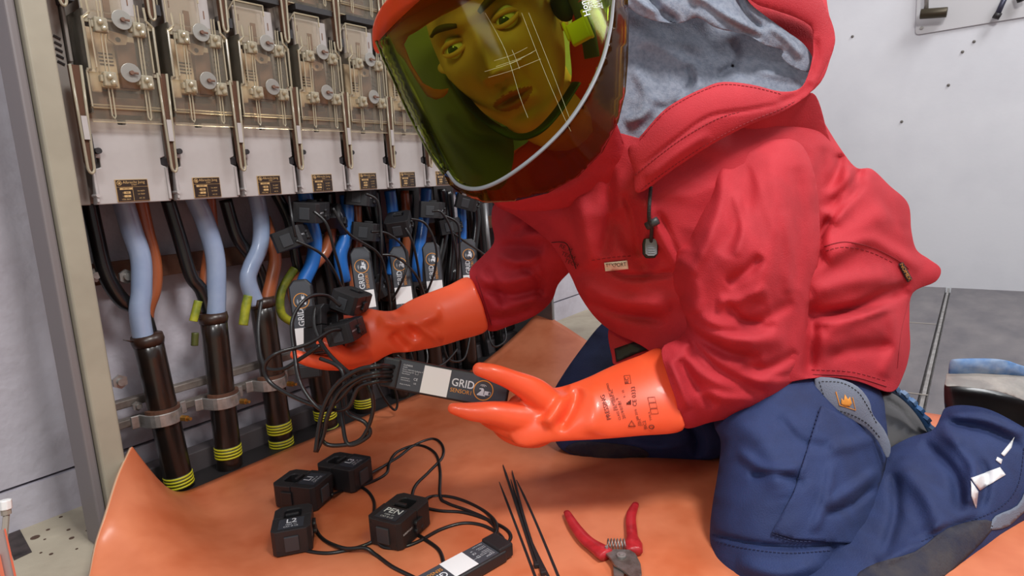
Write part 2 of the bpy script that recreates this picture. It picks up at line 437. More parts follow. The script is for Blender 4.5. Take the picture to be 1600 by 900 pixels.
# marks on the left floor: drilled holes and a square recess
mb = MB()
for (x, y, r) in ((55, 840, 7), (75, 828, 3), (95, 808, 3), (107, 828, 3), (112, 841, 4), (137, 829, 3), (70, 843, 2), (64, 864, 2), (80, 866, 3), (100, 796, 2), (120, 858, 2), (153, 804, 2)):
    p = onfloor(x, y); mb.cyl((p[0], p[1], .0002), (p[0], p[1], .0008), r * .0009, n=10)
o = mb.build('trim_4', mat('drill_mark', (84, 62, 50), .8)); tag(o, kind='structure')
mb = MB(); a = onfloor(30, 826); b = onfloor(50, 863); mb.prism([onfloor(6, 836)[:2], a[:2], b[:2], onfloor(22, 876)[:2]], 2, .0004, .001)
o = mb.build('trim_5', mat('recess_dark', (72, 62, 62), .9, var=(40, 34, 34), vscale=30)); tag(o, kind='structure')

# metal plate with hanging keys on the right wall
kb = thing('key_plate', 'grey metal plate with rounded corner screwed to the white wall, keys hanging on it', 'plate', (XR, .2, 1.0))
c0 = plane(1430, 55, 0, XR - .004); c1 = plane(1600, 27, 0, XR - .004); u = (c1 - c0) / np.linalg.norm(c1 - c0)
up = np.array([0, -u[2], u[1]]) * (-1 if u[1] > 0 else 1); up = np.array([0, 0, 1.0]) if abs(up[2]) < .1 else up * np.sign(up[2])
E0 = c0; Wd = .62; Hh = .5
def kp(a, b, off=0): return Vector(E0 + u * a + up * b + np.array([-off, 0, 0]))
def kprism(mb, poly, o0, o1):
    n = len(poly); v = [kp(*q, o0) for q in poly] + [kp(*q, o1) for q in poly]
    return mb.add(v, [list(range(n))[::-1], list(range(n, 2 * n))] + [(i, (i + 1) % n, (i + 1) % n + n, i + n) for i in range(n)])
r = .012
kprism(MB(), [(r, 0), (Wd, 0), (Wd, Hh), (0, Hh), (0, r), (r * .3, r * .3)], -.002, .003).build('backing', mat('plate_paint', (190, 188, 190), .45), kb, bev=.001)
mb = MB()
for q in ((.02, .022),): mb.cyl(kp(*q, .003), kp(*q, .007), .006)
mb.build('screw', m_zinc, kb)
k1 = thing('square_key', 'dark steel key with a thick round grip across its stem, hanging on the wall plate', 'tool', tuple(kp(.05, .1, .03)))
p = plane(1447, 0, 0, XR - .04); q = plane(1447, 16, 0, XR - .04); MB().cyl(p + np.array([0, 0, .12]), q, .0075).build('stem', m_zinc, k1, True)
p = plane(1438, 22, 0, XR - .04); q = plane(1480, 19, 0, XR - .04); MB().cyl(p, q, .018, n=20).build('grip', mat('dark_bronze', (70, 62, 48), .4, .5), k1, True, bev=.002)
k2 = thing('rod_key', 'thin dark slanted rod with a bent foot hanging on the wall plate', 'tool', tuple(kp(.3, .1, .03)))
p = plane(1572, -8, 0, XR - .03); q = plane(1558, 24, 0, XR - .03); MB().cyl(p, q, .0085).build('stem', mat('dark_steel_blue', (66, 66, 82), .4, .5), k2, True)
MB().cyl(plane(1553, 23, 0, XR - .03), plane(1563, 26, 0, XR - .03), .011).build('foot', m_dark, k2, True)
k3 = thing('short_key', 'small dark stub of a key at the right edge of the wall plate', 'tool', tuple(kp(.4, .1, .03)))
MB().cyl(plane(1592, -12, 0, XR - .03), plane(1596, 2, 0, XR - .03), .012).build('stem', m_dark, k3, True)
mb = MB()
for (x, y) in ((1332, 57), (1504, 81), (1522, 65), (1482, 133), (1409, 190)):
    p = plane(x, y, 0, XR - .0005); mb.ball(p, .0055, 5)
o = mb.build('trim_6', mat('wall_speck', (110, 105, 100), .8)); tag(o, kind='structure')

# ================================================================== switchgear frame
fr = thing('switchgear_frame', 'open grey steel cabinet frame against the back wall holding the fuse switches and cables', 'cabinet', (.32, 1.0, 0))
def onY(x, y, Y): return plane(x, y, 1, Y)
# front post with a folded return
mb = MB(); mb.box(.296, .327, .975, 1.01, 0, 1.5)
mb.build('front_post', m_post, fr, bev=.004, seg=3)
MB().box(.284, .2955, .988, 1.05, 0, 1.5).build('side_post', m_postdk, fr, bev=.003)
mb = MB(); mb.box(.330, .350, 1.045, 1.13, 0, 1.5); mb.build('rear_post', m_dark, fr, bev=.002)
mb = MB()
for k in range(14):
    mb.box(.338, .343, 1.0435, 1.046, .50 + k * .04, .517 + k * .04)
mb.build('slot_strip', m_zinc, fr)
zc = onY(189, 424, 1.15)[2]; mb = MB(); mb.box(.33, 1.5, 1.15, 1.158, zc - .018, zc + .018); mb.build('copper_bar', m_copper, fr, bev=.001)
zr1 = onY(189, 634, 1.125)[2]; zr2 = onY(200, 662, 1.125)[2]
mb = MB(); mb.box(.33, 1.5, 1.125, 1.142, zr1 - .007, zr1 + .007); mb.build('clamp_rail', m_rail, fr, bev=.002)
mb = MB(); mb.box(.33, 1.5, 1.125, 1.142, zr2 - .007, zr2 + .007); mb.build('clamp_rail', m_rail, fr, bev=.002)
mb = MB(); mb.box(.375, 1.5, 1.130, 1.165, 0, .040); mb.build('floor_channel', mat('channel_dark', (74, 68, 70), .5), fr, bev=.002)
mb = MB(); mb.box(.335, 1.5, 1.06, 1.129, 0, .003); mb.build('base_tray', m_dark, fr)
mb = MB(); mb.box(1.51, 1.522, 1.0, 1.175, 0, 1.1); mb.build('side_panel', m_sidepanel, fr, bev=.002)
mb = MB(); mb.box(.352, 1.5, 1.105, 1.15, .62, .66); mb.box(.352, 1.5, 1.105, 1.15, .9, .94); mb.build('bus_support', m_dark, fr)
MB().box(.352, 1.5, 1.15, 1.158, .505, 1.2).build('rear_board', mat('rear_brown', (112, 88, 74), .6, var=(82, 64, 54), vscale=8), fr)
# dark strips painting the wall's shadow behind the crowded right hand cables
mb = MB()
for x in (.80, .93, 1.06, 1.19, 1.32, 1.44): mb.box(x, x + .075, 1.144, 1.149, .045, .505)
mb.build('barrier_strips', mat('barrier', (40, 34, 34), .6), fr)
for (x, y, Yq, rr) in ((147, 430, 1.12, .011), (196, 432, 1.12, .012), (213, 634, 1.122, .008), (186, 596, 1.12, .012)):
    p = onY(x, y, Yq); mb = MB(); mb.cyl(p, (p[0], p[1] - .006, p[2]), rr, n=6); mb.cyl((p[0], p[1] - .006, p[2]), (p[0], p[1] - .012, p[2]), rr * .5)
    mb.build('bolt', m_zinc, fr)
# light strip far right
p0 = onY(757, 318, 1.1); p1 = onY(768, 440, 1.1)
MB().tube([p0, p1], .007, 8).build('conduit', m_sidepanel, fr, True)

# ================================================================== fuse switches
PITCH = .1135; U0 = .409
def cover(mb, mr, z0, u0=0.0, full=True):
    """hollow moulded cover: front sheet, cheeks, shoulders and ribs"""
    Yf = 1.000
    # front sheet panels of three depths
    mb.box(-.042 + u0, .058 + u0, 1.004, 1.006, z0, z0 + .020)
    mb.box(-.040 + u0, .056 + u0, Yf, Yf + .002, z0 + .020, z0 + .068)
    mb.box(-.030 + u0, .046 + u0, Yf - .006, Yf - .004, z0 + .068, z0 + .150)
    mb.box(-.034 + u0, .018 + u0, Yf + .002, Yf + .004, z0 + .150, z0 + .205)
    mb.box(-.042 + u0, -.040 + u0, Yf, 1.05, z0 + .012, z0 + .068); mb.box(.056 + u0, .058 + u0, Yf, 1.05, z0 + .012, z0 + .068)
    mb.box(-.038 + u0, -.036 + u0, Yf - .006, 1.05, z0 + .068, z0 + .150); mb.box(.052 + u0, .054 + u0, Yf - .006, 1.05, z0 + .068, z0 + .150)
    # brighter moulded edges
    def rod(a, b, r=.0013): mr.tube([a, b], r, 5)
    rod((-.042 + u0, 1.003, z0 + .0195), (.058 + u0, 1.003, z0 + .0195), .0012)
    rod((-.042 + u0, 1.003, z0 + .0235), (.058 + u0, 1.003, z0 + .0235), .001)
    rod((-.042 + u0, 1.003, z0), (.058 + u0, 1.003, z0), .0009)
    rod((-.041 + u0, Yf - .001, z0 + .02), (-.041 + u0, Yf - .001, z0 + .068)); rod((.057 + u0, Yf - .001, z0 + .02), (.057 + u0, Yf - .001, z0 + .068))
    for sx in (-1, 1):
        c = .008 + u0
        xs = [c + sx * v for v in (.049, .046, .046, .037, .037)]
        mr.tube([(xs[0], Yf - .001, z0 + .068), (xs[1], Yf - .005, z0 + .071), (xs[2], Yf - .006, z0 + .138), (xs[3], Yf - .006, z0 + .146), (xs[4], Yf - .004, z0 + .165)], .0018, 5)
        mr.tube([(c + sx * .038, Yf - .007, z0 + .073), (c + sx * .038, Yf - .007, z0 + .136)], .0012, 5)
        mr.box(min(c + sx * .038, c + sx * .046), max(c + sx * .038, c + sx * .046), Yf - .003, Yf + .0, z0 + .134, z0 + .141)
        mr.box(min(c + sx * .038, c + sx * .049), max(c + sx * .038, c + sx * .049), Yf - .003, Yf + .0, z0 + .067, z0 + .072)
    for uu in (-.0165 + u0, .032 + u0):
        rod((uu - .0022, Yf - .004, z0 + .008), (uu - .0022, Yf - .010, z0 + .165), .0011); rod((uu + .0022, Yf - .004, z0 + .008), (uu + .0022, Yf - .010, z0 + .165), .0011)
        mr.tube([(uu - .0022, Yf - .004, z0 + .008), (uu, Yf - .005, z0 + .004), (uu + .0022, Yf - .004, z0 + .008)], .0011, 5)
    if full:
        rod((-.034 + u0, Yf + .001, z0 + .150), (-.034 + u0, Yf + .001, z0 + .205)); rod((-.034 + u0, Yf + .001, z0 + .205), (.018 + u0, Yf + .001, z0 + .205)); rod((.018 + u0, Yf + .001, z0 + .205), (.018 + u0, Yf + .001, z0 + .188))
        rod((-.041 + u0, Yf + .01, z0 + .19), (-.034 + u0, Yf + .001, z0 + .205)); rod((-.041 + u0, Yf + .01, z0 + .19), (-.041 + u0, Yf + .01, z0 + .16))
def xform(mb, dx):
    mb.v = [(v[0] + dx, v[1], v[2]) for v in mb.v]; return mb
def fuse_switch(x):
    t = thing('fuse_switch', 'fuse switch', 'fuse switch', (x, 1.02, .5), 'fuse switches in a row on the cabinet frame')
    def B(mb, n, m, par=t, **k): xform(mb, x); return mb.build(n, m, par, **k)
    mb = MB(); mb.box(-.0655, -.050, 1.036, 1.10, .5, .86); mb.box(-.056, .056, 1.05, 1.10, .502, 1.2); mb.box(-.0485, -.044, 1.03, 1.06, .70, .80)
    B(mb, 'housing', m_plate2, bev=.0015)
    # lower front plate with side notches and a top notch
    P = [(-.049, .5), (.055, .5), (.055, .553), (.048, .556), (.048, .566), (.055, .569), (.0555, .622), (.0065, .622), (.0065, .6145), (-.0045, .6145), (-.0045, .622), (-.042, .622), (-.042, .5665), (-.036, .5665), (-.036, .553), (-.0435, .551)]
    mb = MB(); mb.prism(P, 1, 1.018, 1.032); mb.box(.0515, .0555, 1.014, 1.02, .503, .552); mb.box(-.049, -.0455, 1.014, 1.02, .503, .548); pl = B(mb, 'front_plate', m_plate, bev=.0012)
    for q_ in ((-.0475, -.0355, 1.022, 1.034, .551, .568), (.047, .06, 1.022, 1.034, .555, .567), (-.0445, -.0425, 1.012, 1.02, .56, .60), (-.006, .008, 1.03, 1.034, .612, .623)):
        mb = MB(); mb.box(*q_); B(mb, 'latch_clip', m_dark, bev=.0008)
    mb = MB(); mb.cyl((-.039, 1.016, .576), (-.039, 1.008, .576), .0045, n=10); B(mb, 'clip_screw', m_dark)
    mb = MB(); mb.cyl((-.0475, 1.03, .513), (-.0475, 1.012, .513), .0028, n=8); B(mb, 'peg', m_plate, smooth=False)
    # maker's plaque
    mb = MB(); mb.box(-.0215, .0235, 1.0165, 1.0185, .5025, .535); pq = B(mb, 'plaque', m_gold)
    mb = MB()
    mb.box(-.0207, .0227, 1.0158, 1.0166, .5245, .5342); mb.box(-.0207, .0005, 1.0158, 1.0166, .5033, .5236); mb.box(.0014, .0227, 1.0158, 1.0166, .5033, .5236)
    B(mb, 'plaque_field', m_plaque, pq)
    mb = MB()
    MX = lambda a, z: Matrix(((1, 0, 0, a), (0, 0, -1, 1.0155), (0, 1, 0, z), (0, 0, 0, 1)))
    add_text(mb, 'Albrecht Jung', .0056, MX(.0035, .5305)); add_text(mb, 'GMBH', .0028, MX(.0035, .5266))
    mb.tube([(-.0165 + .003 * math.cos(a), 1.0155, .5296 + .003 * math.sin(a)) for a in [k * math.pi / 6 for k in range(13)]], .0005, 4); mb.box(-.0178, -.0152, 1.0152, 1.0156, .5283, .531)
    mb.box(-.017, .0002, 1.0152, 1.0157, .5198, .5228); mb.box(-.012, -.003, 1.0152, 1.0157, .5138, .5172); mb.box(-.012, -.003, 1.0152, 1.0157, .5087, .512)
    for z, s in ((.5155, 'In    A'), (.5103, 'Ui    V'), (.5057, 'VDE 0660')): add_text(mb, s, .003, MX(-.010, z))
    for z, s in ((.5175, 'Ue 660V'), (.5127, 'Ui 750V'), (.5067, 'AC 22')): add_text(mb, s, .003, MX(.012, z))
    B(mb, 'lettering', m_gold, pq)
    mb = MB(); add_text(mb, 'NH 630', .0028, MX(-.0085, .5213)); add_text(mb, '400', .003, MX(-.0075, .5155)); add_text(mb, '2', .003, MX(-.0075, .5103)); mb.v = [(v[0], v[1] - .0005, v[2]) for v in mb.v]
    B(mb, 'small_print', m_plaque, pq)
    # swinging side arms of amber plastic, each a loop with a rounded end
    for nm, dz in (('side_arm', 0), ('side_arm', .222)):
        mb = MB(); ya, yb = .996, 1.008
        L_ = [(-.0615, ya, .690), (-.061, ya, .62), (-.0605, ya, .560)] + [(-.0565 + .004 * math.cos(q), ya, .553 + .009 * math.sin(q)) for q in [math.pi + k * math.pi / 8 for k in range(9)]] + [(-.0525, ya, .560), (-.0505, ya, .62), (-.0485, ya, .690)]
        mb.tube([(p[0], p[1], p[2] + dz) for p in L_], .0019, 7); ar = B(mb, nm, m_rib, smooth=True)
        mb = MB(); mb.prism([(-.061, .69 + dz), (-.0605, .56 + dz), (-.0565, .545 + dz), (-.0525, .56 + dz), (-.0495, .69 + dz)], 1, ya + .001, yb); B(mb, 'arm_web', m_amber, ar)
    mb = MB(); mb.box(-.0595, -.0525, .993, .9945, .59, .622)
    B(mb, 'arm_sticker', m_plate)
    for dz in (0, .222):
        a = MB(); r = MB(); cover(a, r, .616 + dz)
        cv = B(a, 'cover', m_clear); rb = B(r, 'cover_ribs', m_rib, cv)
        for (uu, zz) in ((-.0182, .746), (.0318, .747), (-.0167, .6735), (.0323, .6735)):
            mb = MB(); mb.box(uu - .0085, uu + .0085, .986, .996, zz - .010 + dz, zz + .010 + dz); mb.ball((uu - .002, .984, zz + .003 + dz), .0042, 6); mb.ball((uu + .002, .984, zz - .005 + dz), .0042, 6)
            mb.box(uu - .0115, uu + .0105, .990, 1.0, zz - .004 + dz, zz + .006 + dz)
            B(mb, 'latch', m_rib, bev=.002)
        for (uu, zz) in ((.0098, .757), (.0112, .6848)):
            mb = MB(); mb.cyl((uu, .989, zz + dz), (uu, .987, zz + dz), .0135, n=24); dsc = B(mb, 'seal_disc', m_disc, bev=.0004)
            mb = MB(); mb.tube([(uu - .001, .985, zz + dz), (uu + .008, .982, zz - .001 + dz)], .0016, 6); mb.cyl((uu, .987, zz + dz), (uu, .983, zz + dz), .003, n=8); B(mb, 'slot_pin', m_inner, dsc)
        # what shows through the cover
        mb = MB(); mb.box(-.028, .040, 1.028, 1.045, .668 + dz, .745 + dz); mb.box(-.030, -.016, 1.022, 1.03, .66 + dz, .75 + dz); B(mb, 'fuse_carrier', m_cream, bev=.002)
        mb = MB(); mb.box(.010, .036, 1.020, 1.029, .668 + dz, .735 + dz); mb.box(-.038, .054, 1.042, 1.05, .622 + dz, .665 + dz); mb.box(-.005, .04, 1.03, 1.045, .63 + dz, .655 + dz); B(mb, 'contact', m_inner, bev=.001)
        mb = MB(); mb.prism([(-.002, .745), (.022, .741), (.022, .735), (.019, .728), (.006, .726), (-.004, .733)], 1, 1.008, 1.012); mb.v = [(v[0], v[1], v[2] + dz) for v in mb.v]; B(mb, 'tab_plate', m_cream)
        mb = MB(); mb.cyl((.009, 1.0075, .7335 + dz), (.009, 1.0085, .7335 + dz), .0035, n=10)
        for k in range(5): mb.box(.044, .0465, 1.005, 1.007, .70 + k * .0075 + dz, .7045 + k * .0075 + dz)
        for k in range(4): mb.box(-.012, .006, 1.0265, 1.028, .700 + k * .005 + dz, .7015 + k * .005 + dz)
        B(mb, 'dark_marks', m_plaque)
        mb = MB(); mb.box(-.032, .040, 1.012, 1.016, .758 + dz, .816 + dz); pp = B(mb, 'upper_plate', m_plate, bev=.001)
        mb = MB(); mb.box(-.003, .006, 1.010, 1.0122, .762 + dz, .792 + dz); mb.box(-.024, -.0225, 1.011, 1.0122, .793 + dz, .803 + dz); mb.box(.030, .0313, 1.011, 1.0122, .785 + dz, .797 + dz); B(mb, 'switch_mark', m_inner, pp)
        mb = MB(); mb.box(-.052, -.042, 1.0, 1.04, .775 + dz, .790 + dz); mb.box(-.030, .05, 1.0, 1.03, .828 + dz, .838 + dz); B(mb, 'pivot', m_dark)
    mb = MB()
    for k in range(5): mb.tube([(-.062, 1.0355, .700 + k * .0085), (-.054, 1.0355, .696 + k * .0085)], .0018, 5)
    B(mb, 'vent_slots', m_dark)
    return t
def copy_tree(o, parent=None, skip=()):
    c = o.copy(); COL.objects.link(c); c.parent = parent
    for ch in list(o.children):
        if ch.name.split('.')[0] not in skip: copy_tree(ch, c, skip)
    return c
fs = fuse_switch(U0)
fl = ['leftmost fuse switch of the row, next to the grey cabinet post, with clear amber cover',
      'fuse switch second from the grey cabinet post, clear cover over two metal discs',
      'third fuse switch from the cabinet post, grey front above the last light-blue cored cable',
      'fourth fuse switch from the cabinet post, above the first bright blue core',
      'fifth fuse switch from the cabinet post, midway between post and face shield',
      'sixth fuse switch from the cabinet post, next but one before the face shield edge',
      'rightmost fuse switch, partly hidden by the yellow face shield']
for k in range(7):
    o = fs if k == 0 else copy_tree(fs, None)
    o.location.x = U0 + k * PITCH; o['label'] = fl[k]

# ================================================================== cables
YC = 1.093
def cpt(x, y, Y=YC): return onY(x, y, Y)
def power_cable(label, cores, tube, bands, blue):
    b = onY(*tube[-1][:2], YC)
    t = thing('power_cable', label, 'cable', (b[0], b[1], 0), 'armoured supply cables rising to the fuse switches')
    P = [cpt(x, y) for x, y, *_ in tube]; n = len(P)
    lo = P[-1] + (P[-1] - P[0]) / np.linalg.norm(P[-1] - P[0]) * .03; lo[2] = max(lo[2], .0); 
    if P[-1][2] > .001: P = P + [np.array([P[-1][0] + (P[-1][0] - P[0][0]) * .1, YC, .0])]
    R = [.027] + [.026] * (len(P) - 1)
    mb = MB(); mb.tube(spline(P, 6), .0228, 18); mb.build('sheath', m_sheath, t, True)
    mb = MB(); q = P[0]; d = (P[1] - P[0]) / np.linalg.norm(P[1] - P[0])
    mb.tube([q - d * .006, q + d * .004, q + d * .012], [.0238, .0252, .0236], 16); mb.tube([q + d * .002 + np.array([-.021, 0, 0]), q + np.array([-.037, -.004, .006])], [.006, .002], 5, flat=.3)
    mb.build('tape_collar', mat('tape_brown', (52, 34, 26), .35), t, True)
    A = P[0]; Bv = P[1] - P[0]
    for y in bands:
        # find the tube axis at this picture height
        f = [(tt, A + Bv * tt) for tt in np.linspace(0, 1.25, 200)]
        def yy(p):
            c = RC.T @ (p - CP); return 450 - F * c[1] / -c[2]
        tt, p = min(f, key=lambda q: abs(yy(q[1]) - y)); dd = Bv / np.linalg.norm(Bv)
        mb = MB(); mb.tube([p - dd * .0115, p + dd * .0115], .0232, 20); bd = mb.build('stripe_band', m_dkstripe, t, True)
        mb = MB()
        for k in (-1.5, -.5, .5, 1.5): mb.tube([p + dd * (k * .0058 - .0016), p + dd * (k * .0058 - .0008), p + dd * (k * .0058 + .0012), p + dd * (k * .0058 + .0018)], [.0232, .0240, .0240, .0232], 20)
        mb.build('yellow_rings', m_yellow, bd, True)
    for (m, pts, r, nm, dy) in cores:
        mb = MB(); mb.tube(spline([cpt(x, y, YC + dy) for x, y in pts], 8), r, 12); mb.build(nm, m, t, True)
    return t
K, LB, BR, BL, GY = m_blackcab, m_bluegrey, m_brown, m_blue, m_green
power_cable('thick black cable nearest the cabinet post, with wide light blue core', [
    (K, [(138, 312), (148, 360), (164, 425), (190, 468), (222, 488), (238, 540)], .0125, 'black_core', .020),
    (LB, [(190, 308), (206, 360), (220, 405), (221, 455), (218, 490), (227, 545)], .0158, 'light_blue_core', 0),
    (BR, [(217, 308), (228, 360), (240, 410), (240, 450), (228, 490), (230, 540)], .0125, 'brown_core', .022)],
    [(230, 528), (283, 765)], [748], 0)
power_cable('black striped cable second from the cabinet post, with green and yellow stub', [
    (K, [(262, 312), (280, 370), (298, 430), (315, 455), (330, 500)], .0115, 'black_core', .010),
    (LB, [(303, 306), (322, 350), (336, 400), (338, 450), (337, 505)], .0165, 'light_blue_core', 0),
    (BR, [(325, 306), (330, 380), (322, 440), (320, 470), (325, 510)], .0125, 'brown_core', .022),
    (GY, [(310, 470), (305, 490), (302, 502)], .007, 'earth_core', -.004), (m_dkstripe, [(305, 520), (304, 540)], .006, 'core_stub', -.004)],
    [(333, 494), (361, 745)], [703, 742], 0)
power_cable('black striped cable whose light blue and brown cores bow apart, beside the hanging green stub', [
    (K, [(352, 312), (370, 370), (392, 400), (408, 430), (418, 470)], .0115, 'black_core', .02),
    (LB, [(399, 300), (408, 345), (406, 385), (392, 418), (388, 440), (400, 475)], .0155, 'light_blue_core', 0),
    (BR, [(412, 340), (422, 370), (430, 405), (424, 440), (413, 485)], .0125, 'brown_core', .006),
    (GY, [(388, 462), (384, 480), (380, 508)], .0085, 'earth_core', -.006)],
    [(409, 470), (441, 700)], [667, 692], 0)
power_cable('black striped cable under the lifted glove and its looped leads', [
    (BL, [(476, 300), (484, 340), (492, 375), (488, 410), (475, 440), (470, 470)], .0145, 'blue_core', -.004),
    (BR, [(520, 330), (510, 390), (478, 425), (458, 450), (470, 490)], .0125, 'brown_core', .014),
    (K, [(430, 300), (452, 345), (462, 400), (480, 480), (485, 520)], .011, 'black_core', .02),
    (GY, [(460, 420), (440, 455), (440, 490), (460, 505)], .0085, 'earth_core', .014)],
    [(488, 520), (515, 690)], [645, 672], 0)
power_cable('black striped cable behind the lower edge of the lifted glove', [
    (BL, [(541, 305), (543, 340), (540, 372), (532, 400), (538, 440)], .0145, 'blue_core', 0),
    (BR, [(556, 318), (558, 380), (552, 430), (545, 470)], .012, 'brown_core', .015),
    (K, [(515, 300), (520, 360), (535, 430), (550, 480), (556, 520)], .012, 'black_core', .02)],
    [(552, 480), (572, 655)], [627, 650], 0)
power_cable('black striped cable right of the glove, its stripes just above the mat edge', [
    (BL, [(609, 298), (613, 325), (616, 360), (616, 395), (612, 430)], .0135, 'blue_core', 0),
    (K, [(585, 298), (592, 360), (600, 420), (606, 470)], .012, 'black_core', .02),
    (BR, [(632, 298), (636, 370), (628, 430)], .011, 'brown_core', .02)],
    [(610, 460), (628, 640)], [626], 0)
power_cable('plain black cable behind the dark leads, left of the grey side panel', [
    (BL, [(666, 295), (664, 330), (658, 370), (652, 410), (652, 440)], .0135, 'blue_core', 0),
    (K, [(690, 295), (695, 360), (680, 430)], .012, 'black_core', .015)],
    [(665, 450), (682, 600)], [], 0)
power_cable('black cable furthest right, close to the grey side panel', [
    (BL, [(718, 300), (722, 340), (722, 380)], .012, 'blue_core', 0), (K, [(740, 310), (744, 350), (735, 420)], .012, 'black_core', .01)],
    [(722, 440), (735, 575)], [], 0)
# loose dark cores filling the crowded part
dl = ['loose black core hanging behind the glowing edge of the first grid module', 'loose black core between the second and third blue cores', 'loose black core left of the upper right clamp', 'loose thick black core between the two right modules', 'loose black core beside the pale conduit', 'loose black core dropping to the mat near the side panel', 'loose black core dropping just left of the side panel']
for k, pts in enumerate([[(500, 305), (505, 380), (520, 450), (530, 560)], [(568, 300), (585, 380), (588, 470), (595, 560)], [(640, 298), (642, 380), (640, 470), (650, 590)], [(700, 298), (706, 380), (700, 470), (712, 580)], [(745, 320), (752, 400), (748, 480), (760, 560)], [(770, 440), (776, 500), (782, 560)], [(708, 420), (700, 500), (706, 590)]]):
    mb = MB(); mb.tube(spline([onY(x, y, 1.125) for x, y in pts], 7), .011 if k < 5 else .014, 10)
    tag(mb.build('loose_core', m_blackcab, None, True), dl[k], 'cable core', 'loose black cores in the cabinet')

# clamps that hold the cables to the rail
def clamp(x, y, label):
    p = onY(x, y, YC); t = thing('cable_clamp', label, 'clamp', (p[0], p[1], p[2]), 'zinc cable clamps on the rail')
    R = .0295; poly = []
    for k in range(13):
        a = math.pi + math.pi * k / 12; poly.append((R * math.cos(a) * 1.02, R * math.sin(a) * .95))
    out = [(-R - .016, .012), (-R - .004, .010)] + poly[1:-1] + [(R + .004, .010), (R + .016, .012)]
    inn = [(R + .016, .016), (R + .001, .014)] + [(v[0] * .9, v[1] * .9) for v in poly[1:-1]][::-1] + [(-R - .001, .014), (-R - .016, .016)]
    mb = MB(); mb.prism([(p[0] + a, p[1] + b) for a, b in out + inn], 2, p[2] - .011, p[2] + .011); mb.build('strap', m_zinc, t, bev=.0012)
    mb = MB(); mb.prism([(p[0] + v[0] * .93, p[1] + v[1] * .93) for v in poly] , 2, p[2] + .006, p[2] + .017); mb.build('copper_shim', m_copper, t)
    q = Vector((p[0] + .017, p[1] - .030, p[2] - .004)); mb = MB(); mb.cyl(q, q + Vector((.004, -.010, 0)), .0055, n=6); mb.build('bolt', m_brass, t); mb = MB(); mb.cyl(q + Vector((.004, -.010, 0)), q + Vector((.006, -.018, 0)), .003, n=8); mb.build('bolt', m_brass, t)
    return t
clamp(255, 650, 'zinc clamp around the cable nearest the cabinet post'); clamp(349, 624, 'zinc clamp around the second cable from the post'); clamp(424, 597, 'zinc clamp around the third cable, left of the looped leads')

# ================================================================== insulating mat
def mat_sheet():
    E = [(700, 205, .136), (745, 184, .118), (805, 165, .09), (850, 150, .065), (900, 140, .045), (960, 128, .03), (1060, 118, .012)]
    pts = [onfloor(x, y, z) for y, x, z in E]; pts[0] = onY(205, 700, 1.0)
    pts.append(np.array([.16, .3, .0])); pts.append(np.array([.2, -.7, .0]))
    L = spline(pts, 8); nv = len(L)
    back0 = onfloor(300, 768); V = []; nu = 60
    for i, p in enumerate(L):
        y = p[1]; fade = i / (nv - 1)
        yb = 1.065 + (p[1] - pts[0][1]) * 1.0 if False else None
        yr = 1.05 - (1.05 - pts[-1][1]) * (i / (nv - 1))
        zr = .1 * max(0, 1 - (1.05 - yr) / .33) ** 1.1; xr = 1.41 + .124 * max(0, 1 - (1.05 - yr) / .40)
        ye = yr + (.013 if i == 0 else .013 * max(0, 1 - i / 4))
        for j in range(nu + 1):
            s = (j / nu) ** 1.6; x = p[0] + (xr - p[0]) * s
            k = min(1, (x - p[0]) / .105); yb2 = p[1] + (ye - p[1]) * (k * k * (3 - 2 * k))
            z = p[2] * (1 - k) ** 2.0 + .0025
            if x > 1.16: q = (x - 1.16) / (xr - 1.16); z += zr * q ** 1.5
            z += .0012 * noise.noise(Vector((x * 5, yb2 * 5, 0))) if z < .02 else 0
            V.append((x, yb2, max(z, .0022)))
    n = nu + 1; Fc = [(i * n + j, i * n + j + 1, (i + 1) * n + j + 1, (i + 1) * n + j) for i in range(nv - 1) for j in range(nu)]
    o = mk('insulating_mat', V, Fc, m_mat, None, True, mats=[m_mat, m_matedge])
    s = o.modifiers.new('solidify', 'SOLIDIFY'); s.thickness = .004; s.offset = 0; s.material_offset_rim = 1
    ss = o.modifiers.new('sub', 'SUBSURF'); ss.levels = ss.render_levels = 1
    o.modifiers.move(1, 0)
    return tag(o, 'large orange rubber insulating mat spread on the floor, its corners curling up', 'mat')
mat_sheet()
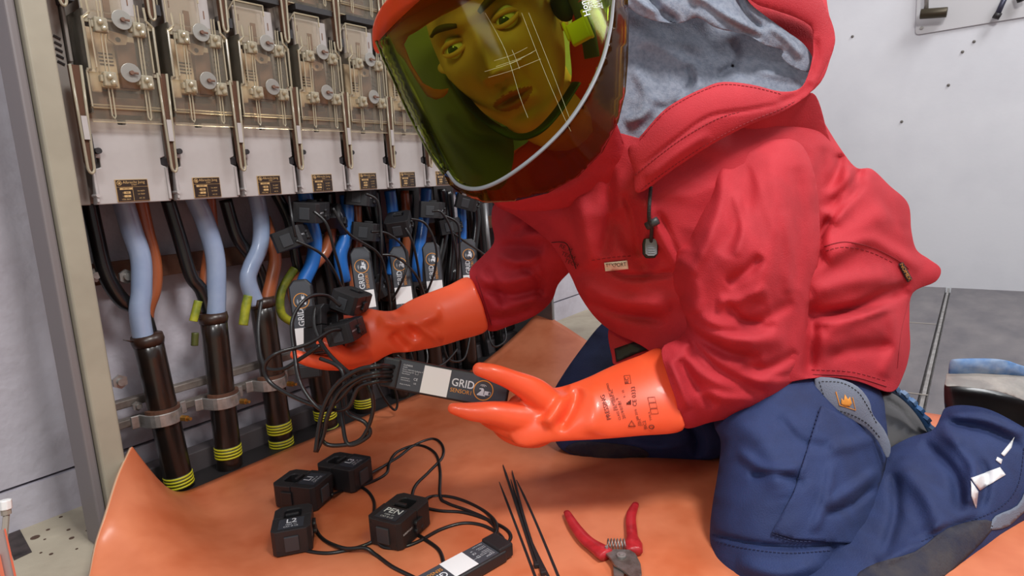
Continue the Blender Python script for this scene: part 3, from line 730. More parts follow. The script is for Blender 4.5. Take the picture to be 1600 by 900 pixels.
# ================================================================== clamp sensors and grid modules
RX = lambda a: Matrix.Rotation(math.radians(a), 4, 'X')
RY = lambda a: Matrix.Rotation(math.radians(a), 4, 'Y')
RZ = lambda a: Matrix.Rotation(math.radians(a), 4, 'Z')
def floorM(p, q, z=0.0, roll=0):
    """stands on the mat; the tab end (-y) points from picture point p to q"""
    a = onfloor(*p, z); b = onfloor(*q, z); d = b - a; yaw = math.atan2(d[1], d[0]) + math.pi / 2
    c = (a + b) / 2; c[2] = .006
    return Matrix.Translation(Vector(c)) @ Matrix.Rotation(yaw, 4, 'Z')
def clamp_sensor(label, M, text=None, s=1.0, group=None):
    t = thing('clamp_sensor', label, 'current clamp', mtx=M @ Matrix.Scale(s, 4), group=group)
    w, l, h = .029, .040, .040
    def B(mb, n, m, par=t, **k): return mb.build(n, m, par, world=False, **k)
    mb = MB()
    # lower half with chamfered corners, upper half around the opening
    mb.prism([(-w + .006, -l), (w - .006, -l), (w, -l + .006), (w, .002), (.013, .002), (.013, -.000), (-.013, -.000), (-.013, .002), (-w, .002), (-w, -l + .006)], 2, 0, h)
    B(mb, 'body', m_abs, bev=.0022)
    mb = MB()
    mb.prism([(-w, .003), (-.013, .003), (-.013, .024), (-.009, .028), (.009, .028), (.013, .024), (.013, .003), (w, .003), (w, l - .008), (w - .008, l), (-w + .008, l), (-w, l - .008)], 2, .001, h - .001)
    B(mb, 'jaw', m_abs, bev=.0018)
    mb = MB(); mb.box(-.0105, .0105, -l - .0022, -l + .002, .006, .030); B(mb, 'tab', m_abs2, bev=.001)
    mb = MB(); mb.cyl((w, -.004, .012), (w + .005, -.004, .012), .004, n=10); mb.cyl((w, .008, .012), (w + .005, .008, .012), .004, n=10); mb.cyl((w, -.004, .024), (w + .005, -.004, .024), .004, n=10)
    mb.box(w, w + .0045, -.006, .010, .010, .027)
    B(mb, 'hinge', m_abs, bev=.001)
    mb = MB(); mb.box(-.010, .010, .002, .007, h - .001, h + .004); mb.box(-w - .003, -w, .0, .02, .008, .03); B(mb, 'latch', m_abs, bev=.0012)
    for sx in (-1, 1):
        for zz in (.006, .034):
            mb = MB(); mb.cyl((sx * .021, -l - .0006, zz), (sx * .021, -l + .001, zz), .0016, n=8); B(mb, 'screw', m_dark)
    if text:
        mb = MB(); mb.box(-.0185, .0185, -.034, -.005, h - .0002, h + .0006); lb = B(mb, 'label', mat('label_dark', (48, 52, 60), .5))
        mb = MB(); add_text(mb, text, .0165, Matrix.Translation((0, -.0135, h + .0008)), off=.0002)
        add_text(mb, '100A 1V', .0048, Matrix.Translation((0, -.0235, h + .0008))); add_text(mb, 'CAT III CE', .0048, Matrix.Translation((0, -.0293, h + .0008)))
        B(mb, 'lettering', m_lightink, lb)
    mb = MB()
    for r_, s_ in ((.000, '80A-1V'), (.006, '600V CAT')): add_text(mb, s_, .0042, Matrix.Translation((w + .0003, -.026 + r_, .02)) @ Matrix.Rotation(math.pi / 2, 4, 'Y') @ RZ(90))
    B(mb, 'side_print', m_lightink)
    return t
def grid_module(label, M, L=.172, Wd=.042, T=.017, leads=(), group=None, tiny=True):
    t = thing('grid_module', label, 'sensor module', mtx=M, group=group)
    def B(mb, n, m, par=t, **k): return mb.build(n, m, par, world=False, **k)
    a = L / 2; b = Wd / 2
    mb = MB(); mb.prism([(-a, -b), (a - .012, -b), (a, -b * .55), (a, b * .55), (a - .012, b), (-a, b)], 2, -T, 0); B(mb, 'body', m_abs, bev=.003, seg=3)
    mb = MB(); mb.prism([(-a + .012, -b + .003), (a - .013, -b + .003), (a - .004, -b * .5), (a - .004, b * .5), (a - .013, b - .003), (-a + .012, b - .003)], 2, -.0004, .0006); lb = B(mb, 'label', m_lab)
    mb = MB(); mb.box(-a - .012, -a + .012, -b * .92, b * .92, -T + .002, .0045); B(mb, 'plug', m_abs, bev=.0025)
    mb = MB(); mb.box(-a + .014, -a + .040, -b + .005, b - .005, .0005, .0008); 
    mb2 = MB()
    for k, s_ in enumerate(['CLIMESIS', 'GmbH', 'Direct 100kV/50 Hz Sensor IT', 'Wirkleistung 3W', 'Normklasse', '', 'powerline.at', 'www.hawle.at', '', 'Made in Austria']):
        if s_: add_text(mb2, s_, .0034 if k == 0 else .0024, Matrix.Translation((-a + .016, b - .008 - k * .0030, .001)), 'LEFT')
    add_text(mb2, 'CE', .005, Matrix.Translation((-a + .037, -.003, .001))); add_text(mb2, 'UK', .003, Matrix.Translation((-a + .037, -.009, .001)))
    mb2.tube([(-a + .035, .004, .001), (-a + .039, .004, .001), (-a + .039, .008, .001), (-a + .035, .008, .001), (-a + .035, .004, .001)], .0002, 4)
    B(mb2, 'small_print', m_lightink, lb)
    mb = MB(); mb.box(-a + .046, -a + .046 + Wd * .86, -b + .003, b - .003, .0006, .0012); B(mb, 'sticker', m_white, lb, bev=.0002)
    x = -a + .046 + Wd * .86 + .003
    mb = MB(); add_text(mb, 'GRID', .0155, Matrix.Translation((x, .0035, .0012)) @ Matrix.Diagonal((.92, 1, 1, 1)), 'LEFT', .0002); B(mb, 'lettering', m_lightink, lb)
    mb = MB(); add_text(mb, 'SENSOR1', .0082, Matrix.Translation((x, -.0075, .0012)) @ Matrix.Diagonal((.95, 1, 1, 1)), 'LEFT')
    cx = x + .047; R = .0145
    n = 40; v = []
    for k in range(n):
        q = 2 * math.pi * k / n; v += [(cx + R * math.cos(q), R * math.sin(q), .0012), (cx + (R - .0014) * math.cos(q), (R - .0014) * math.sin(q), .0012)]
    mb.add(v, [(2 * k, 2 * ((k + 1) % n), 2 * ((k + 1) % n) + 1, 2 * k + 1) for k in range(n)])
    B(mb, 'emblem_ring', m_orangeink, lb)
    mb = MB(); z = .0012
    for rr in (.0022, .0042): mb.tube([(cx - .001 + rr * 1.2 * math.cos(q), .0045 + rr * .8 * math.sin(q), z) for q in [math.radians(v) for v in range(30, 151, 15)]], .0004, 4)
    mb.prism([(cx - .008, -.008), (cx + .004, -.008), (cx + .004, -.0065), (cx + .001, -.006), (cx + .001, .001), (cx - .001, .003), (cx - .006, .002), (cx - .006, .0008), (cx - .003, .0008), (cx - .003, -.001), (cx - .008, -.0066)], 2, z - .0001, z + .0001)
    mb.prism([(cx + .002, -.006), (cx + .008, -.006), (cx + .008, -.0005), (cx + .002, -.0005)], 2, z - .0001, z + .0001)
    mb.tube([(cx + .008, -.001, z), (cx + .011, -.001, z), (cx + .011, -.0055, z), (cx + .008, -.0055, z)], .0004, 4)
    B(mb, 'emblem', m_lightink, lb)
    Mi = M.inverted()
    for pts, r in leads:
        mb = MB(); mb.tube([Mi @ Vector(p) for p in spline(pts, 8)], r, 8); mb.build('lead', m_lead, t, True, world=False)
    return t
# ---- on the mat
Z8 = lambda X, Y: (400 + X / 3.478, 660 + Y / 3.478)
def fl(pts, z=.0055, lift=None):
    out = []
    for k, p in enumerate(pts):
        out.append(onfloor(*Z8(p[0], p[1]), z + (p[2] if len(p) > 2 else 0)))
    return out
grp = None
clamp_sensor('black current clamp lettered PEN with open square hole, lying on the mat', floorM((652, 790), (597, 836), .026), 'PEN', 1.0)
clamp_sensor('black current clamp lettered L2, lying on the mat furthest from the cable ties', floorM((461, 800), (455, 842), .03), 'L2', .92)
clamp_sensor('black current clamp lettered L1, on the mat between the L2 and L3 clamps', floorM((446, 758), (502, 764), .03), 'L1', 1.0)
clamp_sensor('black current clamp lettered L3, on the mat nearest the upright cables', floorM((512, 728), (566, 738), .03), 'L3', 1.0)
zb = .012
Mf = floorM((770, 858), (700, 900), .026)
pA = onfloor(777, 852, .02); pB = onfloor(705, 892, .02); dd = pB - pA; yaw = math.atan2(dd[1], dd[0])
cc = pA + dd / np.linalg.norm(dd) * (.086)
Mg = Matrix.Translation((cc[0], cc[1], .0225)) @ Matrix.Rotation(yaw, 4, 'Z')
lds = [fl([(410, 395, .01), (480, 368), (560, 350), (650, 315), (710, 275), (725, 220), (770, 160), (880, 125), (970, 165), (1000, 260), (1000, 400), (1040, 440), (1150, 480), (1250, 525), (1305, 580), (1310, 630, .004), (1280, 665, .01)]),
       fl([(610, 285, .01), (700, 235), (780, 185), (860, 125), (960, 90), (1012, 125), (1012, 190), (940, 270), (870, 340), (848, 400), (850, 470, -.003), (850, 590, -.003), (900, 625), (990, 690), (1018, 760), (1010, 790)]),
       fl([(880, 445, .012), (950, 405), (1050, 405), (1150, 435), (1250, 490), (1305, 550, .006), (1300, 610, .006), (1255, 655, .012)]),
       fl([(915, 465), (1000, 482), (1120, 490), (1230, 520), (1340, 570), (1382, 612), (1370, 655), (1310, 690, .01)]),
       fl([(655, 645, .004), (700, 680), (780, 682), (880, 650), (1000, 585), (1120, 550), (1220, 558), (1300, 595), (1345, 640), (1310, 680, .01)]),
       fl([(200, 655, .006), (260, 695), (380, 712), (500, 695), (600, 665), (655, 635, .004)]),
       fl([(640, 505, .01), (640, 430), (600, 370), (520, 335), (420, 345), (330, 400), (300, 480), (320, 570), (370, 640), (480, 685, .004), (590, 683, .006), (650, 720), (740, 785), (850, 840), (950, 890)])]
grid_module('black sensor module lying on the mat beside the cable ties', Mg, leads=[(l, .0029) for l in lds])

# ---- cable ties
def tie(pts, label, head=None, z=.0035):
    P = [Vector(onfloor(x, y, z)) for x, y in pts]; P = [Vector(p) for p in spline(P, 6)]
    if head is None: hp = P[-1]
    mb = MB(); n = len(P); rr = [.0005 if k == 0 else .0021 for k in range(n)]; 
    v = []
    for k in range(n):
        t = (P[min(k + 1, n - 1)] - P[max(k - 1, 0)]).normalized(); b = t.cross(Vector((0, 0, 1))); w = .0005 + min(k, 3) / 3 * .0014
        v += [P[k] - b * w, P[k] + b * w, P[k] + b * w + Vector((0, 0, .0016)), P[k] - b * w + Vector((0, 0, .0016))]
    f = [(4 * k + j, 4 * k + (j + 1) % 4, 4 * k + 4 + (j + 1) % 4, 4 * k + 4 + j) for k in range(n - 1) for j in range(4)] + [(0, 1, 2, 3), (4 * n - 4, 4 * n - 3, 4 * n - 2, 4 * n - 1)]
    o = thing('cable_tie', label, 'cable tie', tuple(P[-1]), 'black cable ties on the mat')
    st = mk('strap', v, f, m_abs, o); recalc(st)
    t = (P[-1] - P[-2]).normalized(); yaw = math.atan2(t.y, t.x); M = Matrix.Translation(P[-1]) @ Matrix.Rotation(yaw, 4, 'Z')
    mb = MB(); mb.box(-.003, .005, -.0035, .0035, 0, .006, M); mb.build('head', m_abs, o, bev=.0012)
tie([(780, 754), (806, 822), (845, 925)], 'black cable tie lying leftmost of the five, its tip lowest on that side')
tie([(786, 727), (800, 770), (820, 830), (838, 885)], 'black cable tie with the farthest tip, its square head in the picture', z=.0052)
tie([(800, 736), (812, 785), (828, 840), (848, 897)], 'black cable tie crossing in the middle of the bunch, head at the lower edge', z=.0069)
tie([(798, 750), (817, 815), (835, 858), (866, 920)], 'black cable tie lowest in the crossing bunch on the mat', z=.0035)
tie([(807, 751), (835, 812), (880, 920)], 'black cable tie lying rightmost, nearest the red handled cutters')

# ---- cutters
m_red = mat('red_grip', (196, 44, 52), .4, var=(170, 34, 40), vscale=60, coat=.2)
m_steel = mat('cutter_steel', (150, 146, 140), .32, .75, var=(120, 112, 104), vscale=80)
ct = thing('cable_cutters', 'small cutters with open red handles, a coil spring and steel jaws, lying on the mat', 'cutters', tuple(onfloor(968, 872, .004)))
zq = .012
def grip(pts, rads):
    P = [Vector(onfloor(x, y, zq)) for x, y in pts]; mb = MB(); R = rads
    sp = spline([tuple(p) for p in P], 6); rs = np.interp(np.linspace(0, 1, len(sp)), np.linspace(0, 1, len(R)), R)
    mb.tube(sp, list(rs), 14, flat=.62, nrm=(0, 0, 1)); mb.ball(sp[0], rs[0] * .99, 8, (1, 1, .62)); return mb
gl = grip([(886, 801), (898, 822), (916, 844), (938, 860), (948, 868)], [.0052, .0075, .009, .010, .0125, .0115]).build('grip', m_red, ct, True)
gr = grip([(993, 788), (986, 806), (987, 830), (989, 848), (992, 862)], [.0052, .0075, .0078, .008, .0125, .0105]).build('grip', m_red, ct, True)
mb = MB(); a = Vector(onfloor(948, 850, .013)); b = Vector(onfloor(977, 850, .013)); P = []
ax = (b - a).normalized(); s1 = ax.orthogonal().normalized(); s2 = ax.cross(s1)
for k in range(97):
    q = 2 * math.pi * 6 * k / 96; P.append(a + (b - a) * (k / 96) + (s1 * math.cos(q) + s2 * math.sin(q)) * .0065)
mb.tube(P, .0009, 6); mb.build('spring', m_zinc, ct, True)
def fprism(pts, z0, z1, name, m, bev=.0008):
    v0 = [onfloor(x, y, zq) for x, y in pts]; n = len(pts)
    mb = MB(); mb.prism([tuple(p[:2]) for p in v0], 2, z0, z1); return mb.build(name, m, ct, bev=bev)
fprism([(946, 868), (958, 861), (984, 862), (993, 868), (1001, 884), (1003, 900), (998, 908), (985, 904), (972, 893), (960, 886), (954, 876)], .012, .0155, 'blade', m_steel)
fprism([(957, 872), (975, 866), (990, 862), (996, 868), (985, 880), (976, 892), (972, 908), (966, 920), (960, 912), (958, 892)], .007, .0115, 'blade', m_steel)
mb = MB(); p = Vector(onfloor(971, 873, zq)); mb.cyl((p.x, p.y, .0155), (p.x, p.y, .0185), .0062, n=20); mb.cyl((p.x, p.y, .0185), (p.x, p.y, .0195), .0035, n=6); mb.build('pivot_bolt', m_zinc, ct, bev=.0006)
mb = MB(); p = Vector(onfloor(948, 864, zq)); mb.cyl((p.x, p.y, .012), (p.x, p.y, .0215), .0022, n=10); mb.build('rivet', m_zinc, ct)

# ---- in the cabinet
def cabM(x, y, d, ang=0, tx=0, ty=0): return frame_at(x, y, d, ang, tx, ty) @ RX(-90)
def dY(x, y, Y):
    p = onY(x, y, Y); return float(-(RC.T @ (p - CP))[2])
cs = [((486, 345), 1.05, -4, 12, 'black current clamp gripping the first bright blue core'),
      ((463, 387), 1.04, 20, 8, 'black current clamp tilted on a black core, left of the first bright blue core'),
      ((563, 322), 1.07, -5, 5, 'black current clamp just under the fuse switches, right of the second blue core'),
      ((573, 375), 1.07, -6, 6, 'black current clamp above the second grid module'),
      ((517, 358), 1.09, 4, -30, 'black current clamp seen edge on between the first two blue cores'),
      ((626, 362), 1.05, 8, 28, 'black current clamp seen from its top, gripping the third blue core'),
      ((675, 340), 1.05, -3, 8, 'black current clamp gripping the fourth blue core'),
      ((728, 325), 1.06, -15, 14, 'black current clamp near the tip of the face shield'),
      ((706, 365), 1.09, 12, 6, 'black current clamp low between the fourth and last blue cores'),
      ((590, 462), 1.09, 25, 20, 'black current clamp lettered PEN behind the hanging modules')]
for (x, y), Y, a, tx, lb in cs:
    M = cabM(x, y, dY(x, y, Y), a, tx, 0)
    clamp_sensor(lb, M, 'PEN' if 'PEN' in lb else None, .95, 'black current clamps hung in the cabinet')
def modM(x, y, Y, ang, L=.172):   # x, y = logo centre
    d = dY(x, y, Y); M = frame_at(x, y, d, ang, 8, 0); return M @ Matrix.Translation((-(-.086 + .046 + .042 * .86 + .003 + .047), 0, 0))
def lp(pts): return [onY(x, y, Yv) for x, y, Yv in pts]
Q = 1.0
grid_module('grid sensor module hanging left of the lifted glove, below the first blue core', modM(471, 470, .99, 97), group='grid sensor modules hung in the cabinet', leads=[
    (lp([(462, 376, .985), (500, 395, .975), (520, 420, .975), (535, 450, .985), (548, 470, 1.0)]), .0028),
    (lp([(490, 330, .99), (510, 350, .975), (522, 390, .975), (535, 440, .985), (540, 500, 1.02)]), .0028)])
grid_module('grid sensor module hanging right above the clamps held in the glove', modM(565, 416, 1.0, 98), group='grid sensor modules hung in the cabinet', leads=[
    (lp([(520, 325, .985), (545, 365, .975), (590, 395, .97), (603, 430, .98), (610, 480, 1.0), (612, 540, 1.03)]), .0028),
    (lp([(572, 303, .985), (590, 315, .975), (595, 350, .975), (596, 400, .975), (592, 470, 1.02)]), .0028)])
grid_module('grid sensor module hanging third from the cabinet post, behind the glove', modM(625, 413, 1.0, 97), group='grid sensor modules hung in the cabinet', leads=[
    (lp([(580, 362, .985), (605, 365, .975), (630, 385, .97), (636, 410, .965), (628, 440, .97), (612, 470, 1.0)]), .0028),
    (lp([(596, 398, .98), (620, 402, .965), (650, 430, .97), (665, 470, .99), (672, 520, 1.03)]), .0028)])
grid_module('grid sensor module hanging fourth from the cabinet post, above the glove cuff', modM(675, 405, 1.0, 96), group='grid sensor modules hung in the cabinet', leads=[
    (lp([(642, 342, .985), (665, 350, .97), (681, 385, .96), (680, 420, .965), (668, 455, .99), (655, 480, 1.02)]), .0028),
    (lp([(633, 356, .98), (645, 380, .97), (655, 430, .98), (662, 500, 1.02)]), .0028)])
grid_module('grid sensor module hanging nearest the red sleeve', modM(732, 398, 1.0, 95), group='grid sensor modules hung in the cabinet', leads=[
    (lp([(675, 330, .985), (690, 332, .97), (705, 360, .96), (714, 410, .965), (712, 470, 1.0)]), .0028),
    (lp([(694, 337, .98), (715, 350, .965), (718, 385, .965), (716, 430, .98), (712, 500, 1.02)]), .0028),
    (lp([(704, 362, .98), (730, 380, .97), (762, 402, .98), (790, 430, 1.02)]), .0028)])
def topl(nm, pts, r, lab, m=None, cat='cable', grp=None):
    mb = MB(); mb.tube(spline(pts, 8), r, 8); return tag(mb.build(nm, m or m_lead, None, True), lab, cat, grp)
rl = ['thin black lead looping down behind the lifted glove', 'thin black lead bundle hanging below the glove wrist', 'thin black lead hanging in the dark gap left of the side panel', 'thin black lead crossing low behind the module in hand', 'thin black lead sagging between two blue cores', 'thin black lead curling near the grey side panel']
for k, pts in enumerate([[(600, 560, 1.0), (620, 620, .99), (615, 640, .99), (590, 600, 1.0), (585, 540, 1.03)], [(640, 545, 1.0), (655, 590, .99), (668, 560, 1.0), (660, 520, 1.03)], [(690, 520, 1.0), (700, 560, .99), (725, 560, .99), (735, 520, 1.02)], [(620, 555, 1.0), (650, 575, .98), (690, 570, .98), (715, 545, 1.0)], [(450, 300, 1.03), (456, 340, 1.0), (462, 370, 1.0)], [(760, 500, 1.02), (770, 540, .99), (790, 530, .99), (786, 500, 1.02)]]):
    topl('sensor_lead', lp(pts), .0026, rl[k], grp='loose thin leads in the cabinet')

# ---- held in the near hand
DM = .88
def hp(pts): return [at(x, y, d) for x, y, d in pts]
held = grid_module('grid sensor module held out in the near orange glove', frame_at(703, 600, DM, -11.5, -6, 4), L=.172, Wd=.045, leads=[
    (hp([(622, 574, DM + .005), (590, 572, .835), (555, 580, .84), (523, 605, .85), (503, 645, .86), (493, 706, .86)]), .0033),
    (hp([(620, 580, DM + .006), (590, 582, .84), (560, 590, .845), (530, 612, .855), (512, 650, .86), (505, 680, .865), (494, 706, .862)]), .0033),
    (hp([(620, 588, DM + .006), (590, 587, .84), (556, 597, .85), (528, 625, .86), (502, 640, .87), (470, 600, .88), (460, 550, .90), (457, 500, .91), (480, 466, .93), (510, 462, .97), (532, 478, .985)]), .003),
    (hp([(620, 594, DM + .006), (588, 596, .84), (560, 606, .85), (545, 635, .86), (520, 640, .87), (470, 625, .88), (425, 600, .89), (413, 575, .89), (430, 553, .885), (480, 538, .91), (515, 518, .94), (532, 515, .955)]), .003)])
topl('sensor_lead', hp([(492, 480, .97), (491, 510, .95), (510, 548, .93), (545, 582, .90), (575, 602, .87), (583, 640, .875), (565, 685, .88), (530, 696, .88), (505, 690, .88), (500, 660, .885)]), .003, 'long black lead hanging in a loop from the clamps in the far glove', grp=None)
topl('sensor_lead', hp([(500, 560, .90), (535, 580, .89), (540, 640, .885), (570, 660, .88), (577, 680, .88), (545, 695, .88), (535, 660, .885), (530, 620, .89)]), .003, 'black lead curling in the lower loops left of the held module', grp=None)
topl('sensor_lead', hp([(408, 470, .99), (403, 520, .96), (412, 570, .93), (440, 577, .92), (470, 560, .92), (500, 540, .92)]), .003, 'thin black lead looped round the third striped cable', grp=None)
# ---- held in the far hand
clamp_sensor('black current clamp in the far glove, topmost of the three held', cabM(545, 483, 1.03, -20, 10, -10), None, .80)
clamp_sensor('black current clamp resting on the far glove palm with its tab facing out', cabM(545, 531, .99, 13, 8, -12), None, .78)
clamp_sensor('black current clamp tipped on end in the far glove, touching the fingertips', frame_at(493, 517, 1.02, -22, -30, 62), None, .95)
# cap and orange-edged plate at the lower left picture edge
e = thing('folded_plate', 'grey plate with orange edge reaching into the lower left corner of the picture', 'plate', tuple(at(0, 880, .6)))
def q3(pts, d, th): return [at(x, y, d) for x, y in pts], [at(x, y, d + th) for x, y in pts]
def slabpx(pts, d, th, nm, m, par, dd=None):
    n = len(pts); ds = dd or [d] * n
    v = [at(x, y, ds[k]) for k, (x, y) in enumerate(pts)] + [at(x, y, ds[k] + th) for k, (x, y) in enumerate(pts)]
    o = mk(nm, v, [list(range(n)), list(range(n, 2 * n))[::-1]] + [(i, (i + 1) % n, (i + 1) % n + n, i + n) for i in range(n)], m, par); recalc(o); return o
slabpx([(-30, 824), (1, 828), (8, 828), (27, 910), (-30, 920)], .6, .004, 'sheet', mat('sheet_grey', (170, 150, 146), .4), e)
slabpx([(6, 826), (9, 826), (28, 910), (24, 910)], .598, .007, 'orange_edge', mat('orange_edge', (235, 110, 80), .5), e)
slabpx([(-5, 868), (0, 866), (10, 912), (3, 912)], .597, .006, 'orange_edge', mat('orange_edge2', (235, 120, 90), .5), e)
mb = MB(); a = Vector(at(9, 789, .66)); b = Vector(at(1, 787, .60)); mb.cyl(at(8, 781, .64), at(9, 796, .64), .0058, n=8); w_ = thing('bolt_cap', 'small white hexagonal cap on a pale stub at the left picture edge', 'cap', tuple(at(8, 790, .64)))
mb.build('cap', mat('white_cap', (240, 240, 238), .35), w_, bev=.001)
mb = MB(); mb.cyl(at(9, 796, .64), at(10, 804, .64), .0045, n=8); mb.cyl(at(10, 804, .642), at(6, 850, .61), .003, n=8); mb.build('stub', mat('stub_grey', (150, 140, 128), .5), w_)
# ================================================================== the worker
m_skin = mat('skin', (214, 160, 134), .5, var=(204, 146, 120), vscale=30, bump=.05)
m_skin.node_tree.nodes['Principled BSDF'].inputs['Subsurface Weight'].default_value = .08
m_skin.node_tree.nodes['Principled BSDF'].inputs['Subsurface Radius'].default_value = (.01, .004, .002)
m_lip = mat('lip', (172, 92, 84), .4)
m_hair = mat('brow_hair', (70, 48, 34), .7)
m_eyew = mat('eye_white', (226, 220, 212), .3); m_iris = mat('iris', (62, 66, 60), .2, coat=.5)
m_red = mat('red_cloth', (190, 40, 52), .8, bump=.35, bscale=600, var=(175, 33, 45), vscale=12)
m_redin = mat('red_cloth_inside', (186, 34, 44), .8, bump=.3, bscale=600)
m_seam = mat('red_thread', (140, 26, 36), .8)
m_grey = mat('grey_lining', (134, 140, 154), .85, bump=.5, bscale=500, var=(112, 120, 136), vscale=140)
m_navy = mat('navy_cloth', (35, 52, 98), .8, bump=.4, bscale=600, var=(29, 43, 84), vscale=14)
m_navydk = mat('navy_thread', (22, 32, 70), .8)
m_panel = mat('grey_cloth', (112, 120, 136), .8, bump=.4, bscale=600)
m_knee = mat('knee_dirt', (30, 34, 56), .85, bump=.5, bscale=300, var=(62, 58, 62), vscale=16)
m_glove = mat('orange_rubber', (250, 98, 56), .38, coat=.12, spec=.5, var=(246, 90, 50), vscale=10)
m_glove.node_tree.nodes['Principled BSDF'].inputs['Subsurface Weight'].default_value = .12
m_glove.node_tree.nodes['Principled BSDF'].inputs['Subsurface Radius'].default_value = (.008, .003, .001)
m_helm = mat('orange_helmet', (238, 98, 62), .3, coat=.3)
m_black = mat('black_strap', (30, 30, 30), .6)
m_boot = mat('boot_black', (38, 37, 38), .3, coat=.2, var=(52, 50, 48), vscale=10)
m_bootgrey = mat('boot_grey', (128, 124, 120), .6, var=(165, 158, 150), vscale=18, bump=.4, bscale=80)
m_sole = mat('sole_blue', (70, 116, 170), .6, var=(140, 160, 184), vscale=22, bump=.4, bscale=60)
m_reflect = mat('reflective', (226, 228, 230), .4)
m_lens = clear('shield_lens', (200, 213, 118), .10, .10)
m_lip2 = clear('shield_lip', (184, 156, 84), .10, .08, edge=((104, 62, 22), .14))
m_rubber = mat('shield_seal', (122, 124, 128), .45)

P0 = onfloor(1230, 880)
pr = thing('person', 'worker kneeling on the mat in red hooded jacket, navy trousers and yellow face shield', 'person', (P0[0], P0[1], 0))

# ---- jacket
Tfold = [([(1352, 284), (1292, 348), (1277, 385)], 6, -9), ([(1424, 441), (1374, 460), (1339, 477), (1268, 501)], 6, -9), ([(1400, 470), (1340, 500), (1290, 515)], 10, 6), ([(1290, 300), (1310, 260), (1312, 240)], 8, -7), ([(975, 300), (990, 345), (1000, 400)], 6, -6), ([(1025, 330), (1050, 380), (1072, 430)], 7, -7), ([(960, 330), (985, 380), (1020, 430)], 16, -9), ([(1000, 300), (1030, 360), (1075, 430)], 14, 9), ([(950, 260), (952, 330), (945, 400)], 10, -7),
         ([(905, 300), (915, 370), (925, 420)], 14, 6), ([(945, 415), (985, 432), (1060, 425)], 5, -6), ([(900, 440), (960, 470), (1050, 480)], 14, 7), ([(915, 470), (970, 490), (1040, 500)], 7, -7),
         ([(1290, 330), (1330, 290), (1345, 262)], 9, -12), ([(1285, 400), (1340, 360), (1390, 330)], 20, 8), ([(1280, 420), (1350, 375), (1400, 395), (1440, 420)], 10, 6),
         ([(1262, 490), (1330, 485), (1380, 470), (1420, 452)], 8, -11), ([(1270, 460), (1330, 440), (1400, 432)], 16, 9), ([(1265, 540), (1330, 520), (1400, 500)], 22, 7), ([(1270, 505), (1320, 500), (1400, 478)], 6, 5),
         ([(1300, 200), (1310, 270), (1290, 330)], 14, -8), ([(1330, 260), (1320, 310), (1300, 350)], 13, 8), ([(1390, 480), (1400, 530), (1380, 590)], 12, 6), ([(1290, 560), (1340, 545), (1400, 540)], 10, -5),
         ([(1290, 230), (1282, 320), (1276, 420)], 12, -9), ([(1265, 470), (1268, 530), (1262, 590)], 12, -10)]
T = [(776, 322), (760, 296), (770, 262), (820, 225), (880, 195), (955, 205), (1060, 225), (1150, 185), (1230, 165), (1274, 165), (1290, 195), (1316, 236), (1338, 262), (1362, 264), (1390, 290), (1419, 318), (1424, 360), (1432, 390), (1452, 405), (1470, 420), (1462, 440), (1426, 458), (1421, 500), (1422, 545), (1412, 585), (1392, 613),
     (1340, 596), (1280, 590), (1200, 606), (1120, 640), (1060, 640), (1035, 580), (1010, 545), (960, 520), (930, 496), (906, 462), (890, 428), (860, 380), (810, 340)]
Tsol = [(770, 318), (735, 290), (720, 230), (765, 175), (850, 140), (960, 110), (1100, 90), (1220, 90), (1275, 140), (1294, 195), (1320, 236), (1342, 260), (1366, 264), (1393, 290), (1422, 318), (1427, 360), (1436, 390), (1456, 403), (1474, 420), (1466, 443), (1430, 462), (1428, 500), (1430, 545), (1424, 620), (1410, 720), (1300, 760), (1100, 740), (1000, 640), (970, 540), (926, 500), (902, 464), (886, 430), (850, 380), (810, 340)]
torso = Soft(T, [(800, 300, 1.0), (900, 400, .99), (1000, 500, 1.02), (1100, 300, .96), (1290, 220, 1.0), (1440, 420, 1.10), (1400, 600, 1.06), (1200, 620, 1.0), (1000, 200, .93), (1250, 450, 1.02)], scale=.58, folds=Tfold, solve=Tsol, wrinkle=3.6, wdir=20, wfreq=.02, step=5)
j1 = torso.build('jacket', m_red, pr)
Sfold = [([(1062, 507), (1103, 560), (1144, 589), (1195, 607)], 6, -7), ([(1050, 454), (1097, 507), (1162, 520), (1215, 507)], 7, -6), ([(1135, 470), (1160, 500), (1195, 505)], 6, -5), ([(1060, 385), (1091, 330), (1103, 283)], 6, -5), ([(1205, 590), (1240, 585), (1260, 570)], 6, -5), ([(1150, 300), (1160, 350), (1150, 400)], 8, 4), ([(1225, 330), (1235, 400), (1230, 460)], 8, 4), ([(1100, 255), (1098, 300), (1080, 350), (1072, 390)], 12, -9), ([(1125, 250), (1125, 310), (1108, 370), (1080, 430)], 13, 8), ([(1170, 240), (1165, 320), (1130, 400)], 14, -5), ([(1205, 240), (1215, 330), (1200, 420), (1180, 470)], 16, 6), ([(1245, 260), (1252, 350), (1240, 450)], 14, -5),
         ([(1063, 495), (1090, 525), (1140, 552), (1190, 560)], 9, -10), ([(1060, 470), (1100, 505), (1160, 530), (1230, 530)], 15, 9), ([(1075, 540), (1100, 575), (1150, 600), (1200, 612)], 8, -9), ([(1062, 560), (1085, 600), (1120, 635)], 10, -8), ([(1080, 555), (1120, 590), (1180, 600), (1240, 585)], 11, 8),
         ([(1135, 445), (1165, 425), (1190, 400)], 9, -6), ([(1120, 470), (1150, 470), (1200, 450)], 9, 5), ([(1150, 505), (1190, 500), (1240, 470)], 10, -6), ([(1045, 560), (1062, 600), (1075, 640)], 7, 6), ([(1160, 570), (1200, 575), (1245, 550)], 8, -7), ([(1090, 610), (1130, 622), (1180, 625)], 8, 6), ([(1060, 400), (1085, 440), (1090, 490)], 14, 7)]
